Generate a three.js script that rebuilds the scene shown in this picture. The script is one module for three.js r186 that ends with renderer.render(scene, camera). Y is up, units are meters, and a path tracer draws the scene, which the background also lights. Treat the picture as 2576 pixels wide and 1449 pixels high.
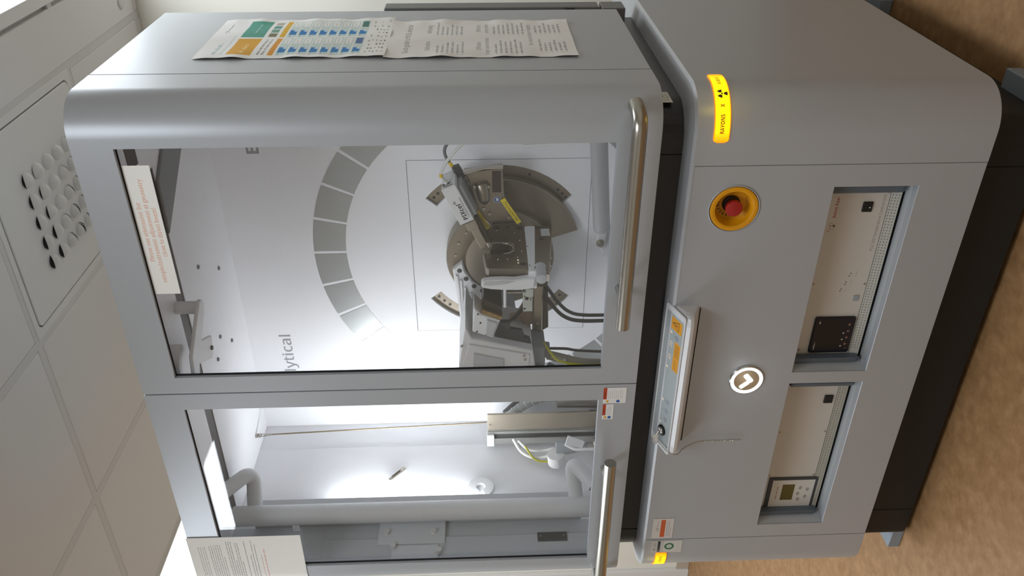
import * as THREE from 'three';
import { RoundedBoxGeometry } from 'three/addons/geometries/RoundedBoxGeometry.js';
import { TextGeometry } from 'three/addons/geometries/TextGeometry.js';
import { FontLoader } from 'three/addons/loaders/FontLoader.js';
import { mergeGeometries } from 'three/addons/utils/BufferGeometryUtils.js';
import { RectAreaLightUniformsLib } from 'three/addons/lights/RectAreaLightUniformsLib.js';

// ------------------------------------------------------------------ camera, exposure, lights
const scene = new THREE.Scene();
scene.background = new THREE.Color(0x000000);
const camera = new THREE.PerspectiveCamera(38.18, 2576 / 1449, 0.05, 40);
{
  // the photograph was taken with the phone on its side: the picture's left is up
  const yaw = -0.5635149647, pitch = -0.0346444946, roll = -0.0195993774;
  const f = new THREE.Vector3(Math.sin(yaw) * Math.cos(pitch), Math.sin(pitch), -Math.cos(yaw) * Math.cos(pitch));
  const ri0 = new THREE.Vector3().crossVectors(f, new THREE.Vector3(0, 1, 0)).normalize();
  const up0 = new THREE.Vector3().crossVectors(ri0, f);
  const c = Math.cos(roll), s = Math.sin(roll);
  const ri = ri0.clone().multiplyScalar(c).addScaledVector(up0, s);
  const up = up0.clone().multiplyScalar(c).addScaledVector(ri0, -s);
  const m = new THREE.Matrix4().makeBasis(up.clone().negate(), ri, f.clone().negate());
  camera.quaternion.setFromRotationMatrix(m);
  camera.position.set(1.2078590413, 1.1710001561, 1.4958206583);
}
const renderer = new THREE.WebGLRenderer({ antialias: true });
renderer.toneMapping = THREE.LinearToneMapping;
renderer.toneMappingExposure = 1.3;
renderer.shadowMap.enabled = true;
RectAreaLightUniformsLib.init();
const ROOM_LIGHT = 8.2, LENS_GLOW = 2.5, CABINET_LIGHT = 116, TUBE_GLOW = 24;
const CEIL = 2.435, WALL_Z = -1.72;
const LIGHT_WHITE = new THREE.Color(0.89, 0.95, 1.0), TUBE_WHITE = new THREE.Color(0.93, 0.97, 1.0);
function areaLight(w, h, pos, target, intensity, color) {
  const l = new THREE.RectAreaLight(color, intensity, w, h);
  l.position.set(...pos); l.lookAt(...target); l.castShadow = true; scene.add(l); return l;
}
function pointLight(pos, intensity, color, distance = 0) {
  const l = new THREE.PointLight(color, intensity, distance, 2);
  l.position.set(...pos); l.castShadow = true; scene.add(l); return l;
}

// ------------------------------------------------------------------ helpers
let seed = 12345;
const rnd = () => { seed = (seed * 1664525 + 1013904223) >>> 0; return seed / 4294967296; };
const R = THREE.MathUtils.degToRad, V = (x, y, z) => new THREE.Vector3(x, y, z);
const taken = {};
const numbered = (n) => { const k = taken[n] = (taken[n] ?? -1) + 1; return k ? n + '_' + String(k).padStart(3, '0') : n; };
function tag(o, label, category, group, kind) {
  if (label) o.userData.label = label;
  if (category) o.userData.category = category;
  if (group) o.userData.group = group;
  if (kind) o.userData.kind = kind;
  return o;
}
const shade = (o) => { o.castShadow = true; o.receiveShadow = true; return o; };
const flat = (g) => { const q = g.index ? g.toNonIndexed() : g; for (const k of Object.keys(q.attributes)) if (!['position', 'normal', 'uv'].includes(k)) q.deleteAttribute(k); return q; };
const join = (list) => (list.length === 1 ? list[0] : mergeGeometries(list.map(flat)));
// one named mesh; geometry in world coordinates, parts are re-based when their thing is finished
function part(name, geo, mat, parent) {
  const m = shade(new THREE.Mesh(Array.isArray(geo) ? join(geo) : geo, mat)); m.name = name;
  if (parent) parent.add(m);
  return m;
}
const parts = (name, list, mat, parent) => list.map((g) => part(name, g, mat, parent));
function thing(name, label, category, group) { const g = new THREE.Group(); g.name = numbered(name); scene.add(g); return tag(g, label, category, group); }
function single(name, geo, mat, label, category, group) { const m = part(numbered(name), geo, mat, scene); return tag(m, label, category, group); }
function struct(name, geo, mat) { const m = part(name, geo, mat, scene); m.userData.kind = 'structure'; return m; }
function base(g, x, y, z) { for (const c of g.children) c.position.sub(V(x, y, z)); g.position.add(V(x, y, z)); return g; }

function bx(x0, x1, y0, y1, z0, z1, r = 0.0015, seg = 1) {
  const w = Math.abs(x1 - x0), h = Math.abs(y1 - y0), d = Math.abs(z1 - z0);
  const rr = Math.min(r, w * 0.45, h * 0.45, d * 0.45);
  const g = rr > 0.00005 ? new RoundedBoxGeometry(w, h, d, seg, rr) : new THREE.BoxGeometry(w, h, d);
  return g.translate((x0 + x1) / 2, (y0 + y1) / 2, (z0 + z1) / 2);
}
function shapeOf(pts, holes = []) {
  const s = pts instanceof THREE.Shape ? pts : new THREE.Shape(pts.map(([a, b]) => new THREE.Vector2(a, b)));
  for (const h of holes) s.holes.push(h instanceof THREE.Path ? h : new THREE.Path(h.map(([a, b]) => new THREE.Vector2(a, b))));
  return s;
}
function plate(pts, z0, z1, bevel = 0.001, holes = [], curve = 16) { // in x, y
  const s = shapeOf(pts, holes), d = z1 - z0, b = Math.min(bevel, d * 0.4);
  const g = new THREE.ExtrudeGeometry(s, { depth: d - 2 * b, bevelEnabled: b > 0, bevelThickness: b, bevelSize: b, bevelOffset: -b, bevelSegments: 1, curveSegments: curve });
  return g.translate(0, 0, z0 + b);
}
function plateX(pts, x0, x1, bevel = 0.001, holes = [], curve = 16) { // in z, y
  const fl = (l) => l.map(([z, y]) => [-z, y]);
  return plate(fl(pts), 0, x1 - x0, bevel, holes.map(fl), curve).rotateY(Math.PI / 2).translate(x0, 0, 0);
}
function plateY(pts, y0, y1, bevel = 0.001, holes = [], curve = 16) { // in x, z
  const fl = (l) => l.map(([x, z]) => [x, -z]);
  return plate(fl(pts), 0, y1 - y0, bevel, holes.map(fl), curve).rotateX(-Math.PI / 2).translate(0, y0, 0);
}
function cyl(p0, p1, r0, r1 = r0, seg = 24, open = false) {
  const a = V(...p0), b = V(...p1), d = b.clone().sub(a);
  const g = new THREE.CylinderGeometry(r1, r0, d.length(), seg, 1, open);
  g.applyQuaternion(new THREE.Quaternion().setFromUnitVectors(V(0, 1, 0), d.normalize()));
  return g.translate((p0[0] + p1[0]) / 2, (p0[1] + p1[1]) / 2, (p0[2] + p1[2]) / 2);
}
function lathe(pts, at, dir, seg = 40) { // profile [radius, along]
  const g = new THREE.LatheGeometry(pts.map(([a, b]) => new THREE.Vector2(a, b)), seg);
  g.applyQuaternion(new THREE.Quaternion().setFromUnitVectors(V(0, 1, 0), V(...dir).normalize()));
  return g.translate(...at);
}
function tube(pts, r, seg = 48, rad = 12, tension = 0.5) {
  return new THREE.TubeGeometry(new THREE.CatmullRomCurve3(pts.map((p) => V(...p)), false, 'catmullrom', tension), seg, r, rad, false);
}
function pipe(pts, r, bend, rad = 16) { // straight runs joined by round elbows, closed ends
  const path = new THREE.CurvePath(); const P = pts.map((p) => V(...p)); let at = P[0].clone(), n = 0;
  for (let i = 1; i < P.length - 1; i++) {
    const a = P[i - 1].clone().sub(P[i]), b = P[i + 1].clone().sub(P[i]);
    const k = Math.min(bend, a.length() * 0.48, b.length() * 0.48);
    const p = P[i].clone().addScaledVector(a.normalize(), k), q = P[i].clone().addScaledVector(b.normalize(), k);
    path.add(new THREE.LineCurve3(at, p)); path.add(new THREE.QuadraticBezierCurve3(p, P[i].clone(), q)); at = q; n++;
  }
  path.add(new THREE.LineCurve3(at, P[P.length - 1].clone()));
  const g = new THREE.TubeGeometry(path, 24 + n * 24, r, rad, false);
  const cap = (p, d) => { const c = new THREE.CircleGeometry(r, rad); c.applyQuaternion(new THREE.Quaternion().setFromUnitVectors(V(0, 0, 1), d.normalize())); return c.translate(p.x, p.y, p.z); };
  return join([g, cap(P[0], P[0].clone().sub(P[1])), cap(P[P.length - 1], P[P.length - 1].clone().sub(P[P.length - 2]))]);
}
function roundRect(x0, x1, y0, y1, r) {
  const s = new THREE.Shape(); s.moveTo(x0 + r, y0); s.lineTo(x1 - r, y0); s.absarc(x1 - r, y0 + r, r, -Math.PI / 2, 0); s.lineTo(x1, y1 - r); s.absarc(x1 - r, y1 - r, r, 0, Math.PI / 2);
  s.lineTo(x0 + r, y1); s.absarc(x0 + r, y1 - r, r, Math.PI / 2, Math.PI); s.lineTo(x0, y0 + r); s.absarc(x0 + r, y0 + r, r, Math.PI, Math.PI * 1.5); return s;
}
const circlePts = (x, y, r, n = 24) => Array.from({ length: n }, (_, i) => [x + r * Math.cos(-i / n * 2 * Math.PI), y + r * Math.sin(-i / n * 2 * Math.PI)]);
function sector(cx, cy, r0, r1, a0, a1, n = 20) {
  const p = [];
  for (let i = 0; i <= n; i++) { const a = R(a0 + (a1 - a0) * i / n); p.push([cx + r1 * Math.cos(a), cy + r1 * Math.sin(a)]); }
  for (let i = n; i >= 0; i--) { const a = R(a0 + (a1 - a0) * i / n); p.push([cx + r0 * Math.cos(a), cy + r0 * Math.sin(a)]); }
  return p;
}
const std = (color, roughness = 0.5, metalness = 0, extra = {}) => new THREE.MeshStandardMaterial({ color, roughness, metalness, ...extra });
// a printed sheet: canvas drawn upright
function print(w, h, draw) {
  const c = document.createElement('canvas'); c.width = w; c.height = h;
  const g = c.getContext('2d'); draw(g, w, h);
  const t = new THREE.CanvasTexture(c); t.colorSpace = THREE.SRGBColorSpace; t.magFilter = THREE.LinearFilter; t.anisotropy = 8;
  return t;
}
const fill = (g, c, x, y, w, h) => { g.fillStyle = c; g.fillRect(x, y, w, h); };
function words(g, s, x, y, font, color, align = 'left') { g.font = font; g.fillStyle = color; g.textAlign = align; g.textBaseline = 'middle'; g.fillText(s, x, y); }
// a row of short strokes where the photograph shows print too small to read
function scribble(g, x, y, w, h, color) { g.fillStyle = color; let p = x, n = 3 + 6 * rnd(); while (p < x + w) { const l = h * (0.22 + 0.3 * rnd()), up = rnd() < 0.25 ? h * 0.35 : 0; g.fillRect(p, y + h * 0.15 - up, Math.min(l, x + w - p), h * 0.75 + up); p += l + h * 0.2; if (--n < 0) { p += h * 0.7; n = 2 + 7 * rnd(); } } }
function sheet(w, h, pos, rotY, tex, rough = 0.8, tilt = 0) {
  const g = new THREE.PlaneGeometry(w, h); g.rotateX(tilt); g.rotateY(rotY); g.translate(...pos);
  return [g, std(0xffffff, rough, 0, { map: tex, side: THREE.DoubleSide })];
}
const font = await new FontLoader().loadAsync('fonts/droid/droid_sans_regular.typeface.json');
const fontBold = await new FontLoader().loadAsync('fonts/droid/droid_sans_bold.typeface.json');
function letters(text, size, depth, bold = false) { const g = new TextGeometry(text, { font: bold ? fontBold : font, size, depth, curveSegments: 4, bevelEnabled: false }); g.computeBoundingBox(); return g; }

// ------------------------------------------------------------------ materials
function noiseTexture(n, cells, lo, hi, octaves = 3) {
  const data = new Uint8Array(n * n * 4), grids = [];
  for (let o = 0; o < octaves; o++) { const c = cells << o, v = new Float32Array(c * c); for (let i = 0; i < v.length; i++) v[i] = rnd(); grids.push([c, v]); }
  for (let y = 0; y < n; y++) for (let x = 0; x < n; x++) {
    let s = 0, a = 0.5, tot = 0;
    for (const [c, v] of grids) {
      const fx = x / n * c, fy = y / n * c, ix = Math.floor(fx), iy = Math.floor(fy); let tx = fx - ix, ty = fy - iy; tx = tx * tx * (3 - 2 * tx); ty = ty * ty * (3 - 2 * ty);
      const at = (i, j) => v[((j + c) % c) * c + (i + c) % c];
      s += a * ((at(ix, iy) * (1 - tx) + at(ix + 1, iy) * tx) * (1 - ty) + (at(ix, iy + 1) * (1 - tx) + at(ix + 1, iy + 1) * tx) * ty); tot += a; a *= 0.6;
    }
    s = s / tot; const k = (y * n + x) * 4;
    for (let q = 0; q < 3; q++) data[k + q] = lo[q] + (hi[q] - lo[q]) * Math.min(1, Math.max(0, (s - 0.2) / 0.6));
    data[k + 3] = 255;
  }
  const t = new THREE.DataTexture(data, n, n); t.wrapS = t.wrapT = THREE.RepeatWrapping; t.magFilter = THREE.LinearFilter; t.minFilter = THREE.LinearMipmapLinearFilter; t.generateMipmaps = true; t.colorSpace = THREE.SRGBColorSpace; t.needsUpdate = true; return t;
}
const M = {
  shell: std(0xb1b6bd, 0.4, 0.25), shellDark: std(0x77797b, 0.45, 0.2), white: std(0xf0f1f4, 0.5), offwhite: std(0xdcdcda, 0.5),
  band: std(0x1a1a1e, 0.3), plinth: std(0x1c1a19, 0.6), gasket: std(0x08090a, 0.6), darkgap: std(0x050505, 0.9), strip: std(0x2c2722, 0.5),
  steel: std(0xb9b4ac, 0.33, 1), brushed: std(0xaaa79f, 0.3, 1), bronze: std(0x948b7e, 0.33, 0.95), bronzeDark: std(0x4b443b, 0.45, 0.7), foil: std(0xb4b7b6, 0.34, 0.6),
  beige: std(0xa99f8f, 0.4, 0.6), greyPaint: std(0x9ba1a4, 0.5), greyMid: std(0x7b8082, 0.5), greyTube: std(0xc0c3c6, 0.42), darkGrey: std(0x3b3d40, 0.55), black: std(0x101112, 0.5),
  castWhite: std(0xe6e7e8, 0.45), cream: std(0xe9e7de, 0.9), paper: std(0xeeeeec, 0.85), tile: std(0xdad9d7, 0.95), grid: std(0xcfcecc, 0.7), chrome: std(0xd8d6d2, 0.15, 1),
  yellow: std(0xe39d05, 0.42), red: std(0xa8201c, 0.45), amber: std(0xd9930a, 0.5), brass: std(0xa98f5f, 0.35, 0.9), tape: std(0xdfe0e0, 0.3),
  wire: std(0x8f8067, 0.4, 0.7), blackCable: std(0x26282a, 0.45), whiteCable: std(0xe4e4e2, 0.5), greenYellow: std(0xb8b31a, 0.45), bluegrey: std(0x5c656f, 0.45), panelBeige: std(0xcac6be, 0.55, 0.1), navy: std(0x0d141f, 0.3),
  glass: new THREE.MeshPhysicalMaterial({ color: 0xffffff, roughness: 0.0, transmission: 1, thickness: 0, ior: 1.5 }),
  clear: new THREE.MeshPhysicalMaterial({ color: 0xf2f2f4, roughness: 0.12, transmission: 0.85, thickness: 0, ior: 1.4 }),
};
const glow = (c, k, extra = {}) => new THREE.MeshStandardMaterial({ color: 0x111111, roughness: 0.5, emissive: c, emissiveIntensity: k, ...extra });

// ------------------------------------------------------------------ the room
const X0 = -3.85, X1 = 2.4, ZF = 3.1;
{
  const t = noiseTexture(1024, 36, [178, 142, 102], [212, 177, 137], 5); t.repeat.set(1.25, 1.25);
  { const d = t.image.data; for (let k = 0; k < 1500; k++) { const x0 = rnd() * 1024 | 0, y0 = rnd() * 1024 | 0, m = rnd() < 0.8 ? 0.86 + 0.1 * rnd() : 1.04, a = rnd() * 6.28, l = 1 + rnd() * 3; for (let q = 0; q < l; q++) { const x = (x0 + Math.round(q * Math.cos(a)) + 1024) % 1024, y = (y0 + Math.round(q * Math.sin(a)) + 1024) % 1024; for (const dx of [0, 1]) { const o = (y * 1024 + (x + dx) % 1024) * 4; for (let c = 0; c < 3; c++) d[o + c] = Math.min(255, d[o + c] * m); } } } }
  const g = bx(X0 - 0.1, X1 + 0.1, -0.12, 0, WALL_Z - 0.1, ZF + 0.1, 0);
  { const p = g.attributes.position, uv = g.attributes.uv; for (let i = 0; i < p.count; i++) uv.setXY(i, p.getX(i), p.getZ(i)); }
  struct('floor', g, std(0xcbbdaa, 0.55, 0, { map: t }));
}
struct('wall_back', bx(X0 - 0.1, X1 + 0.1, 0, CEIL + 0.1, WALL_Z - 0.12, WALL_Z, 0), M.cream);
struct('wall_left', bx(X0 - 0.12, X0, 0, CEIL + 0.1, WALL_Z, ZF, 0), M.cream);
struct('wall_right', bx(X1, X1 + 0.12, 0, CEIL + 0.1, WALL_Z, ZF, 0), M.cream);
struct('wall_front', bx(X0 - 0.1, X1 + 0.1, 0, CEIL + 0.1, ZF, ZF + 0.12, 0), M.cream);
struct('trim_1', [bx(-2.97, -2.785, 0, 2.1, WALL_Z, WALL_Z + 0.025, 0.004), bx(-2.95, -2.86, 0, 2.1, WALL_Z + 0.02, WALL_Z + 0.04, 0.004)], M.offwhite);
struct('baseboard_back', bx(-2.785, X1, 0, 0.075, WALL_Z, WALL_Z + 0.012, 0.003), std(0xb9ae9f, 0.6));

// the ceiling: tiles that stand a little proud of the bars between them
const GX = -0.19, GZ = -0.465, S = 0.61;
const lightCells = [];  // cells taken by fittings, given as grid column and row
{
  const c = thing('ceiling'); c.userData.kind = 'structure';
  part('slab', bx(X0 - 0.1, X1 + 0.1, CEIL + 0.012, CEIL + 0.12, WALL_Z - 0.1, ZF + 0.1, 0), M.grid, c);
  const taken2 = new Set(['0,-1', '-3,-1', '-3,0', '-3,1', '-3,2', '1,-2', '1,-1', '2,-2', '2,-1', '1,2', '1,3', '1,5', '1,6']);
  const tg = new RoundedBoxGeometry(S - 0.026, 0.022, S - 0.026, 2, 0.006);
  for (let i = -6; i < 5; i++) for (let j = -3; j < 7; j++) {
    if (taken2.has(i + ',' + j)) continue;
    let xa = GX + i * S + 0.013, xb = xa + S - 0.026, za = GZ + j * S + 0.013, zb = za + S - 0.026;
    if (xb < X0 || xa > X1 || zb < WALL_Z || za > ZF) continue;
    const whole = xa >= X0 && xb <= X1 && za >= WALL_Z && zb <= ZF;
    const t = part('ceiling_tile', whole ? tg : bx(Math.max(xa, X0), Math.min(xb, X1), -0.011, 0.011, Math.max(za, WALL_Z), Math.min(zb, ZF), 0.005), M.tile, c);
    if (whole) t.position.set((xa + xb) / 2, CEIL + 0.0072, (za + zb) / 2); else t.position.set(0, CEIL + 0.0072, 0);
  }
  for (const [a, b] of [[0.433, 0.594], [1.256, 1.627]]) part('ceiling_tile', bx(a, b, CEIL - 0.006, CEIL + 0.017, GZ - 2 * S + 0.013, GZ - 0.013, 0.004), M.tile, c);
  for (let i = -6; i < 6; i++) { const x = GX + i * S; if (x > X0 && x < X1) part('ceiling_bar', bx(x - 0.0135, x + 0.0135, CEIL - 0.0025, CEIL + 0.014, WALL_Z, ZF, 0.001), M.grid, c); }
  for (let j = -2; j < 8; j++) { const z = GZ + j * S; if (z > WALL_Z && z < ZF) part('ceiling_bar', bx(X0, X1, CEIL - 0.0024, CEIL + 0.0135, z - 0.0135, z + 0.0135, 0.001), M.grid, c); }
}
// ceiling lights
const lensMat = glow(LIGHT_WHITE, LENS_GLOW), trimWhite = std(0xd6d6d4, 0.5);
function ceilingLight(x0, x1, z0, z1, lx0, lx1, label, power = 1) {
  const t = thing('ceiling_light', label, 'light', 'ceiling lights');
  const e = 0.018, y0 = CEIL - 0.006, y1 = CEIL + 0.011;
  part('frame', [bx(x0 + e * 0.4, lx0, y0, y1, z0 + 0.01, z1 - 0.01), bx(lx1, x1 - e * 0.4, y0, y1, z0 + 0.01, z1 - 0.01), bx(lx0, lx1, y0, y1, z0 + 0.01, z0 + 0.02), bx(lx0, lx1, y0, y1, z1 - 0.02, z1 - 0.01)], trimWhite, t);
  part('lamp_lens', bx(lx0, lx1, CEIL - 0.004, CEIL + 0.01, z0 + 0.02, z1 - 0.02), lensMat, t);
  base(t, (x0 + x1) / 2, CEIL, (z0 + z1) / 2);
  areaLight(lx1 - lx0, z1 - z0 - 0.04, [(lx0 + lx1) / 2, CEIL - 0.012, (z0 + z1) / 2], [(lx0 + lx1) / 2, 0, (z0 + z1) / 2 - 0.0001], ROOM_LIGHT * power, LIGHT_WHITE);
}
const cx = (i) => GX + i * S, cz = (j) => GZ + j * S;
ceilingLight(cx(-3), cx(-2), cz(-1), cz(1), cx(-3) + 0.02, cx(-2) - 0.02, 'bright rectangular ceiling light behind and left of the diffractometer, cut off by its top edge');
ceilingLight(cx(-3), cx(-2), cz(1), cz(3) + 0.06, cx(-3) + 0.02, cx(-2) - 0.02, 'ceiling light in front of the machine, seen as a white reflection in its left window');
ceilingLight(0.6, 1.25, cz(-2), cz(0), 0.645, 1.205, 'ceiling light at the corner of the picture, above the right side of the machine', 0.5);
ceilingLight(cx(1), cx(2), cz(2), cz(4), cx(1) + 0.02, cx(2) - 0.02, 'added ceiling light right of and behind the viewer, out of the picture', 0.55);  // unseen fitting, added for more room light
// air diffuser with turning nozzle balls
{
  const t = thing('air_diffuser', 'square white ceiling air diffuser with five rows of ball nozzles', 'vent');
  const x0 = cx(0), x1 = cx(1), z0 = cz(-1), z1 = cz(0);
  const rr = roundRect(x0 + 0.03, x1 - 0.03, -z1 + 0.028, -z0 - 0.028, 0.022);
  const outer = [[x0 + 0.006, -z0 - 0.006], [x0 + 0.006, -z1 + 0.006], [x1 - 0.006, -z1 + 0.006], [x1 - 0.006, -z0 - 0.006]];
  part('frame', plate(outer, 0, 0.012, 0.001, [new THREE.Path(rr.getPoints(6).reverse())]).rotateX(-Math.PI / 2).translate(0, CEIL - 0.004, 0), trimWhite, t);
  part('face_plate', plate(roundRect(x0 + 0.034, x1 - 0.034, -z1 + 0.032, -z0 - 0.032, 0.02), 0, 0.012, 0.002).rotateX(-Math.PI / 2).translate(0, CEIL - 0.006, 0), trimWhite, t);
  const shellG = new THREE.SphereGeometry(0.0235, 28, 18, R(38), R(284));
  const fin = new THREE.CircleGeometry(0.023, 24);
  const coreG = new THREE.SphereGeometry(0.0195, 20, 14);
  const TURN = [[86, 90, -30, -18, -10], [90, 95, -36, -24, -13], [94, 101, 128, -30, -18], [97, 106, 125, -38, -26], [100, 113, 124, 134, -34]];
  const dark = std(0x26231f, 0.9), shellM = std(0xd6d5d2, 0.5, 0, { side: THREE.DoubleSide });
  for (let i = 0; i < 5; i++) for (let j = 0; j < 5; j++) {
    // the slot of each ball is the open wedge; the balls are turned differently along the rows
    const n = part('nozzle_ball', shellG, shellM, t);
    const turn = R(TURN[i][j]), open = V(0, -Math.cos(turn), Math.sin(turn)), ax = V(1, 0, 0);
    const bxs = open.clone().negate(); n.quaternion.setFromRotationMatrix(new THREE.Matrix4().makeBasis(bxs, ax, new THREE.Vector3().crossVectors(bxs, ax)));
    n.position.set(-0.03 + i * 0.0645, CEIL - 0.003, -0.659 - j * 0.066);
    part('core', coreG, dark, n); part('fin', fin, shellM, n);
  }
  base(t, (x0 + x1) / 2, CEIL, (z0 + z1) / 2);
}
single('sprinkler_cover', lathe([[0, 0], [0.02, 0], [0.024, 0.004], [0.024, 0.012]], [0.492, CEIL - 0.012, -1.573], [0, 1, 0], 24), M.grid, 'small round sprinkler cover on the ceiling close to the back wall', 'sprinkler');

// ------------------------------------------------------------------ radiation enclosure (upper cabinet)
const W = 0.685, YB = 0.823, YT = 1.941, RC = 0.075, WX0 = 0.046, WX1 = 0.592, WY0 = 0.907, WY1 = 1.8615, ZB = -0.63, GY = 1.12;
const enc = thing('x_ray_enclosure', 'tall grey radiation cabinet with two windowed doors standing on a wide base', 'machine');
function arcXZ(xc, zc, r, a0, a1, n = 14) { return Array.from({ length: n + 1 }, (_, i) => { const a = R(a0 + (a1 - a0) * i / n); return [xc + r * Math.sin(a), zc + r * Math.cos(a)]; }); }
const mirror = (pts, s) => (s > 0 ? pts : pts.map(([x, z]) => [-x, z]).reverse());
const FL = 0.772, ZF0 = 0.006; // face of the doors
for (const s of [1, -1]) {
  // door: flat windowed front and a rounded outer corner that runs back along the side
  const hole = [[s * WX0, WY0], [s * WX0, WY1], [s * WX1, WY1], [s * WX1, WY0]];
  const outline = [[s * 0.0016, YB], [s * (W - RC), YB], [s * (W - RC), YT], [s * 0.0016, YT]];
  const front = plate(s > 0 ? outline : outline.reverse(), ZF0 - 0.016, ZF0, 0, [s > 0 ? hole : hole.reverse()]);
  const prof = [...arcXZ(W - RC, ZF0 - RC, RC, 0, 90), [W, -0.1485], [W - 0.028, -0.1485], [W - 0.028, ZF0 - RC], ...arcXZ(W - RC, ZF0 - RC, RC - 0.028, 90, 0)];
  const corner = plateY(mirror(prof, s).reverse(), YB, YT, 0);
  const d = part('door', [front, smooth(corner)], M.shell, enc);
  const gx = (a, b) => (s > 0 ? [a, b] : [-b, -a]);
  const [ga, gb] = gx(WX0 - 0.006, WX1 + 0.006), [ia, ib] = gx(WX0, WX1);
  part('glass_pane', bx(ga, gb, WY0 - 0.006, WY1 + 0.006, ZF0 - 0.0155, ZF0 - 0.0105, 0), M.glass, d);
  const q = 0.0045;
  part('gasket', [bx(ia, ib, WY1 - q * 0.6, WY1, ZF0 - 0.0103, ZF0 - 0.0085, 0), bx(ia, ia + q, WY0, WY1, ZF0 - 0.0103, ZF0 - 0.0085, 0)], M.gasket, d);
  // bar handle: bent into the door at its outer end, one straight post near the other end
  const hz = 0.06, hy = 0.878, out = s > 0 ? 0.662 : 0.652;
  const bar = pipe([[s * 0.196, hy, hz], [s * out, hy, hz], [s * (out + 0.004), hy, -0.0]], 0.0145, 0.04, 18);
  const post = cyl([s * 0.262, hy + 0.004, ZF0 - 0.002], [s * 0.262, hy, hz], 0.009);
  part('handle', [bar, post], M.brushed, d);
  // side panels behind the doors
  const sp = [[s * W, -0.152], [s * W, -0.632], [s * (W - 0.02), -0.632], [s * (W - 0.02), -0.152]];
  part('side_panel', plateY(s > 0 ? sp : sp.reverse(), YB, YT, 0.0008), M.shell, enc);
}
function smooth(g) { // soft normals around the rounded corner, hard elsewhere
  g = flat(g); const p = g.attributes.position, n = g.attributes.normal;
  for (let i = 0; i < p.count; i++) {
    const x = p.getX(i), z = p.getZ(i), sx = Math.sign(x), dx = Math.abs(x) - (W - RC), dz = z - (ZF0 - RC), l = Math.hypot(dx, dz);
    if (Math.abs(l - RC) < 0.0004 && Math.abs(n.getY(i)) < 0.5 && dx > -1e-4 && dz > -1e-4) n.setXYZ(i, sx * dx / l, 0, dz / l);
  }
  return g;
}
part('roof', bx(-W + 0.02, W - 0.02, 1.91, YT - 0.004, -0.632, -0.024, 0), M.shell, enc);
part('rear_wall', bx(-W + 0.02, W - 0.02, YB, YT - 0.005, -0.675, -0.652, 0), M.shell, enc);
part('rear_housing', [bx(-0.66, 0.681, 0.86, 1.409, -0.73, -0.675, 0.004), bx(-0.66, 0.681, 0.795, 0.854, -0.73, -0.66, 0.003)], M.shellDark, enc);
part('latch', bx(0.676, 0.683, 0.925, 0.952, -0.668, -0.652, 0.001), M.black, enc);
// white interior
part('roof_liner', [plateY([[-0.66, ZB], [-0.66, -0.024], [0.66, -0.024], [0.66, ZB]], 1.898, 1.9045, 0, [[[-0.655, -0.236], [0.45, -0.236], [0.45, -0.187], [-0.655, -0.187]]]), bx(-0.66, 0.66, 1.9045, 1.909, ZB, -0.024, 0)], M.white, enc);
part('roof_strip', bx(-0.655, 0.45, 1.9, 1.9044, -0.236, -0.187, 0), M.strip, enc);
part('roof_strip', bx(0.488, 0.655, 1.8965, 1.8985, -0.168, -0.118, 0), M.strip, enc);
part('floor_liner', bx(-0.6, 0.6, FL - 0.004, FL, ZB, -0.1, 0), M.white, enc);
for (const s of [1, -1]) part('side_liner', s > 0 ? bx(0.655, 0.664, 0.823, 1.9, ZB, -0.16, 0) : [bx(-0.664, -0.659, 0.823, 1.9, -0.515, -0.16, 0), bx(-0.664, -0.661, 0.823, 1.9, ZB, -0.5175, 0)], M.white, enc);
// back panel with a cut-out for the goniometer panel
const sq = [[-0.286, 0.8615], [0.2855, 0.8615], [0.2855, 1.3765], [-0.286, 1.3765]];
const sqi = [[-0.2845, 0.863], [0.284, 0.863], [0.284, 1.375], [-0.2845, 1.375]];
const bp = part('back_panel', plate([[-0.63, FL], [0.63, FL], [0.63, 0.825], [0.66, 0.825], [0.66, 1.9], [-0.66, 1.9], [-0.66, 0.825], [-0.63, 0.825]], ZB - 0.01, ZB, 0, [sq.slice().reverse()]), M.white, enc);
const slots = [sector(0, GY, 0.228, 0.268, -50.5, 51).reverse(), sector(0, GY, 0.228, 0.268, 128.5, 231.5).reverse()];
part('access_panel', plate(sqi, ZB - 0.009, ZB + 0.0005, 0, slots), M.white, bp);
part('shadow_gap', bx(-0.3, 0.3, 0.853, 1.39, ZB - 0.02, ZB - 0.0135, 0), M.darkGrey, bp);
function clipBelow(pts, y0) { // keep what lies above y0
  const out = []; pts.forEach((p, i) => { const q = pts[(i + 1) % pts.length], a = p[1] >= y0, b = q[1] >= y0; if (a) out.push(p); if (a !== b) { const t = (y0 - p[1]) / (q[1] - p[1]); out.push([p[0] + t * (q[0] - p[0]), y0]); } }); return out;
}
for (let k = 0; k < 30; k++) { // silver segments of the printed ring
  const a = 54.6 + k * 12, p = clipBelow(sector(0, GY, 0.447, 0.54, a, a + 10.9, 6), FL + 0.002);
  if (p.length > 3) part('ring_segment', plate(p, ZB + 0.0002, ZB + 0.0009, 0), M.foil, bp);
}
const printGrey = std(0x9c9ea2, 0.6);
{
  const a = letters('PANalytical', 0.030, 0.0006); const wa = a.boundingBox.max.x; const k = 0.283 / wa; a.scale(k, 1.12, 1); a.translate(-0.5745, 1.771, ZB + 0.0003); part('lettering', a, printGrey, bp);
  const b = letters('Empyrean', 0.034, 0.0006, true); b.translate(0.307, 1.770, ZB + 0.0003); part('lettering', b, printGrey, bp);
}
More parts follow.
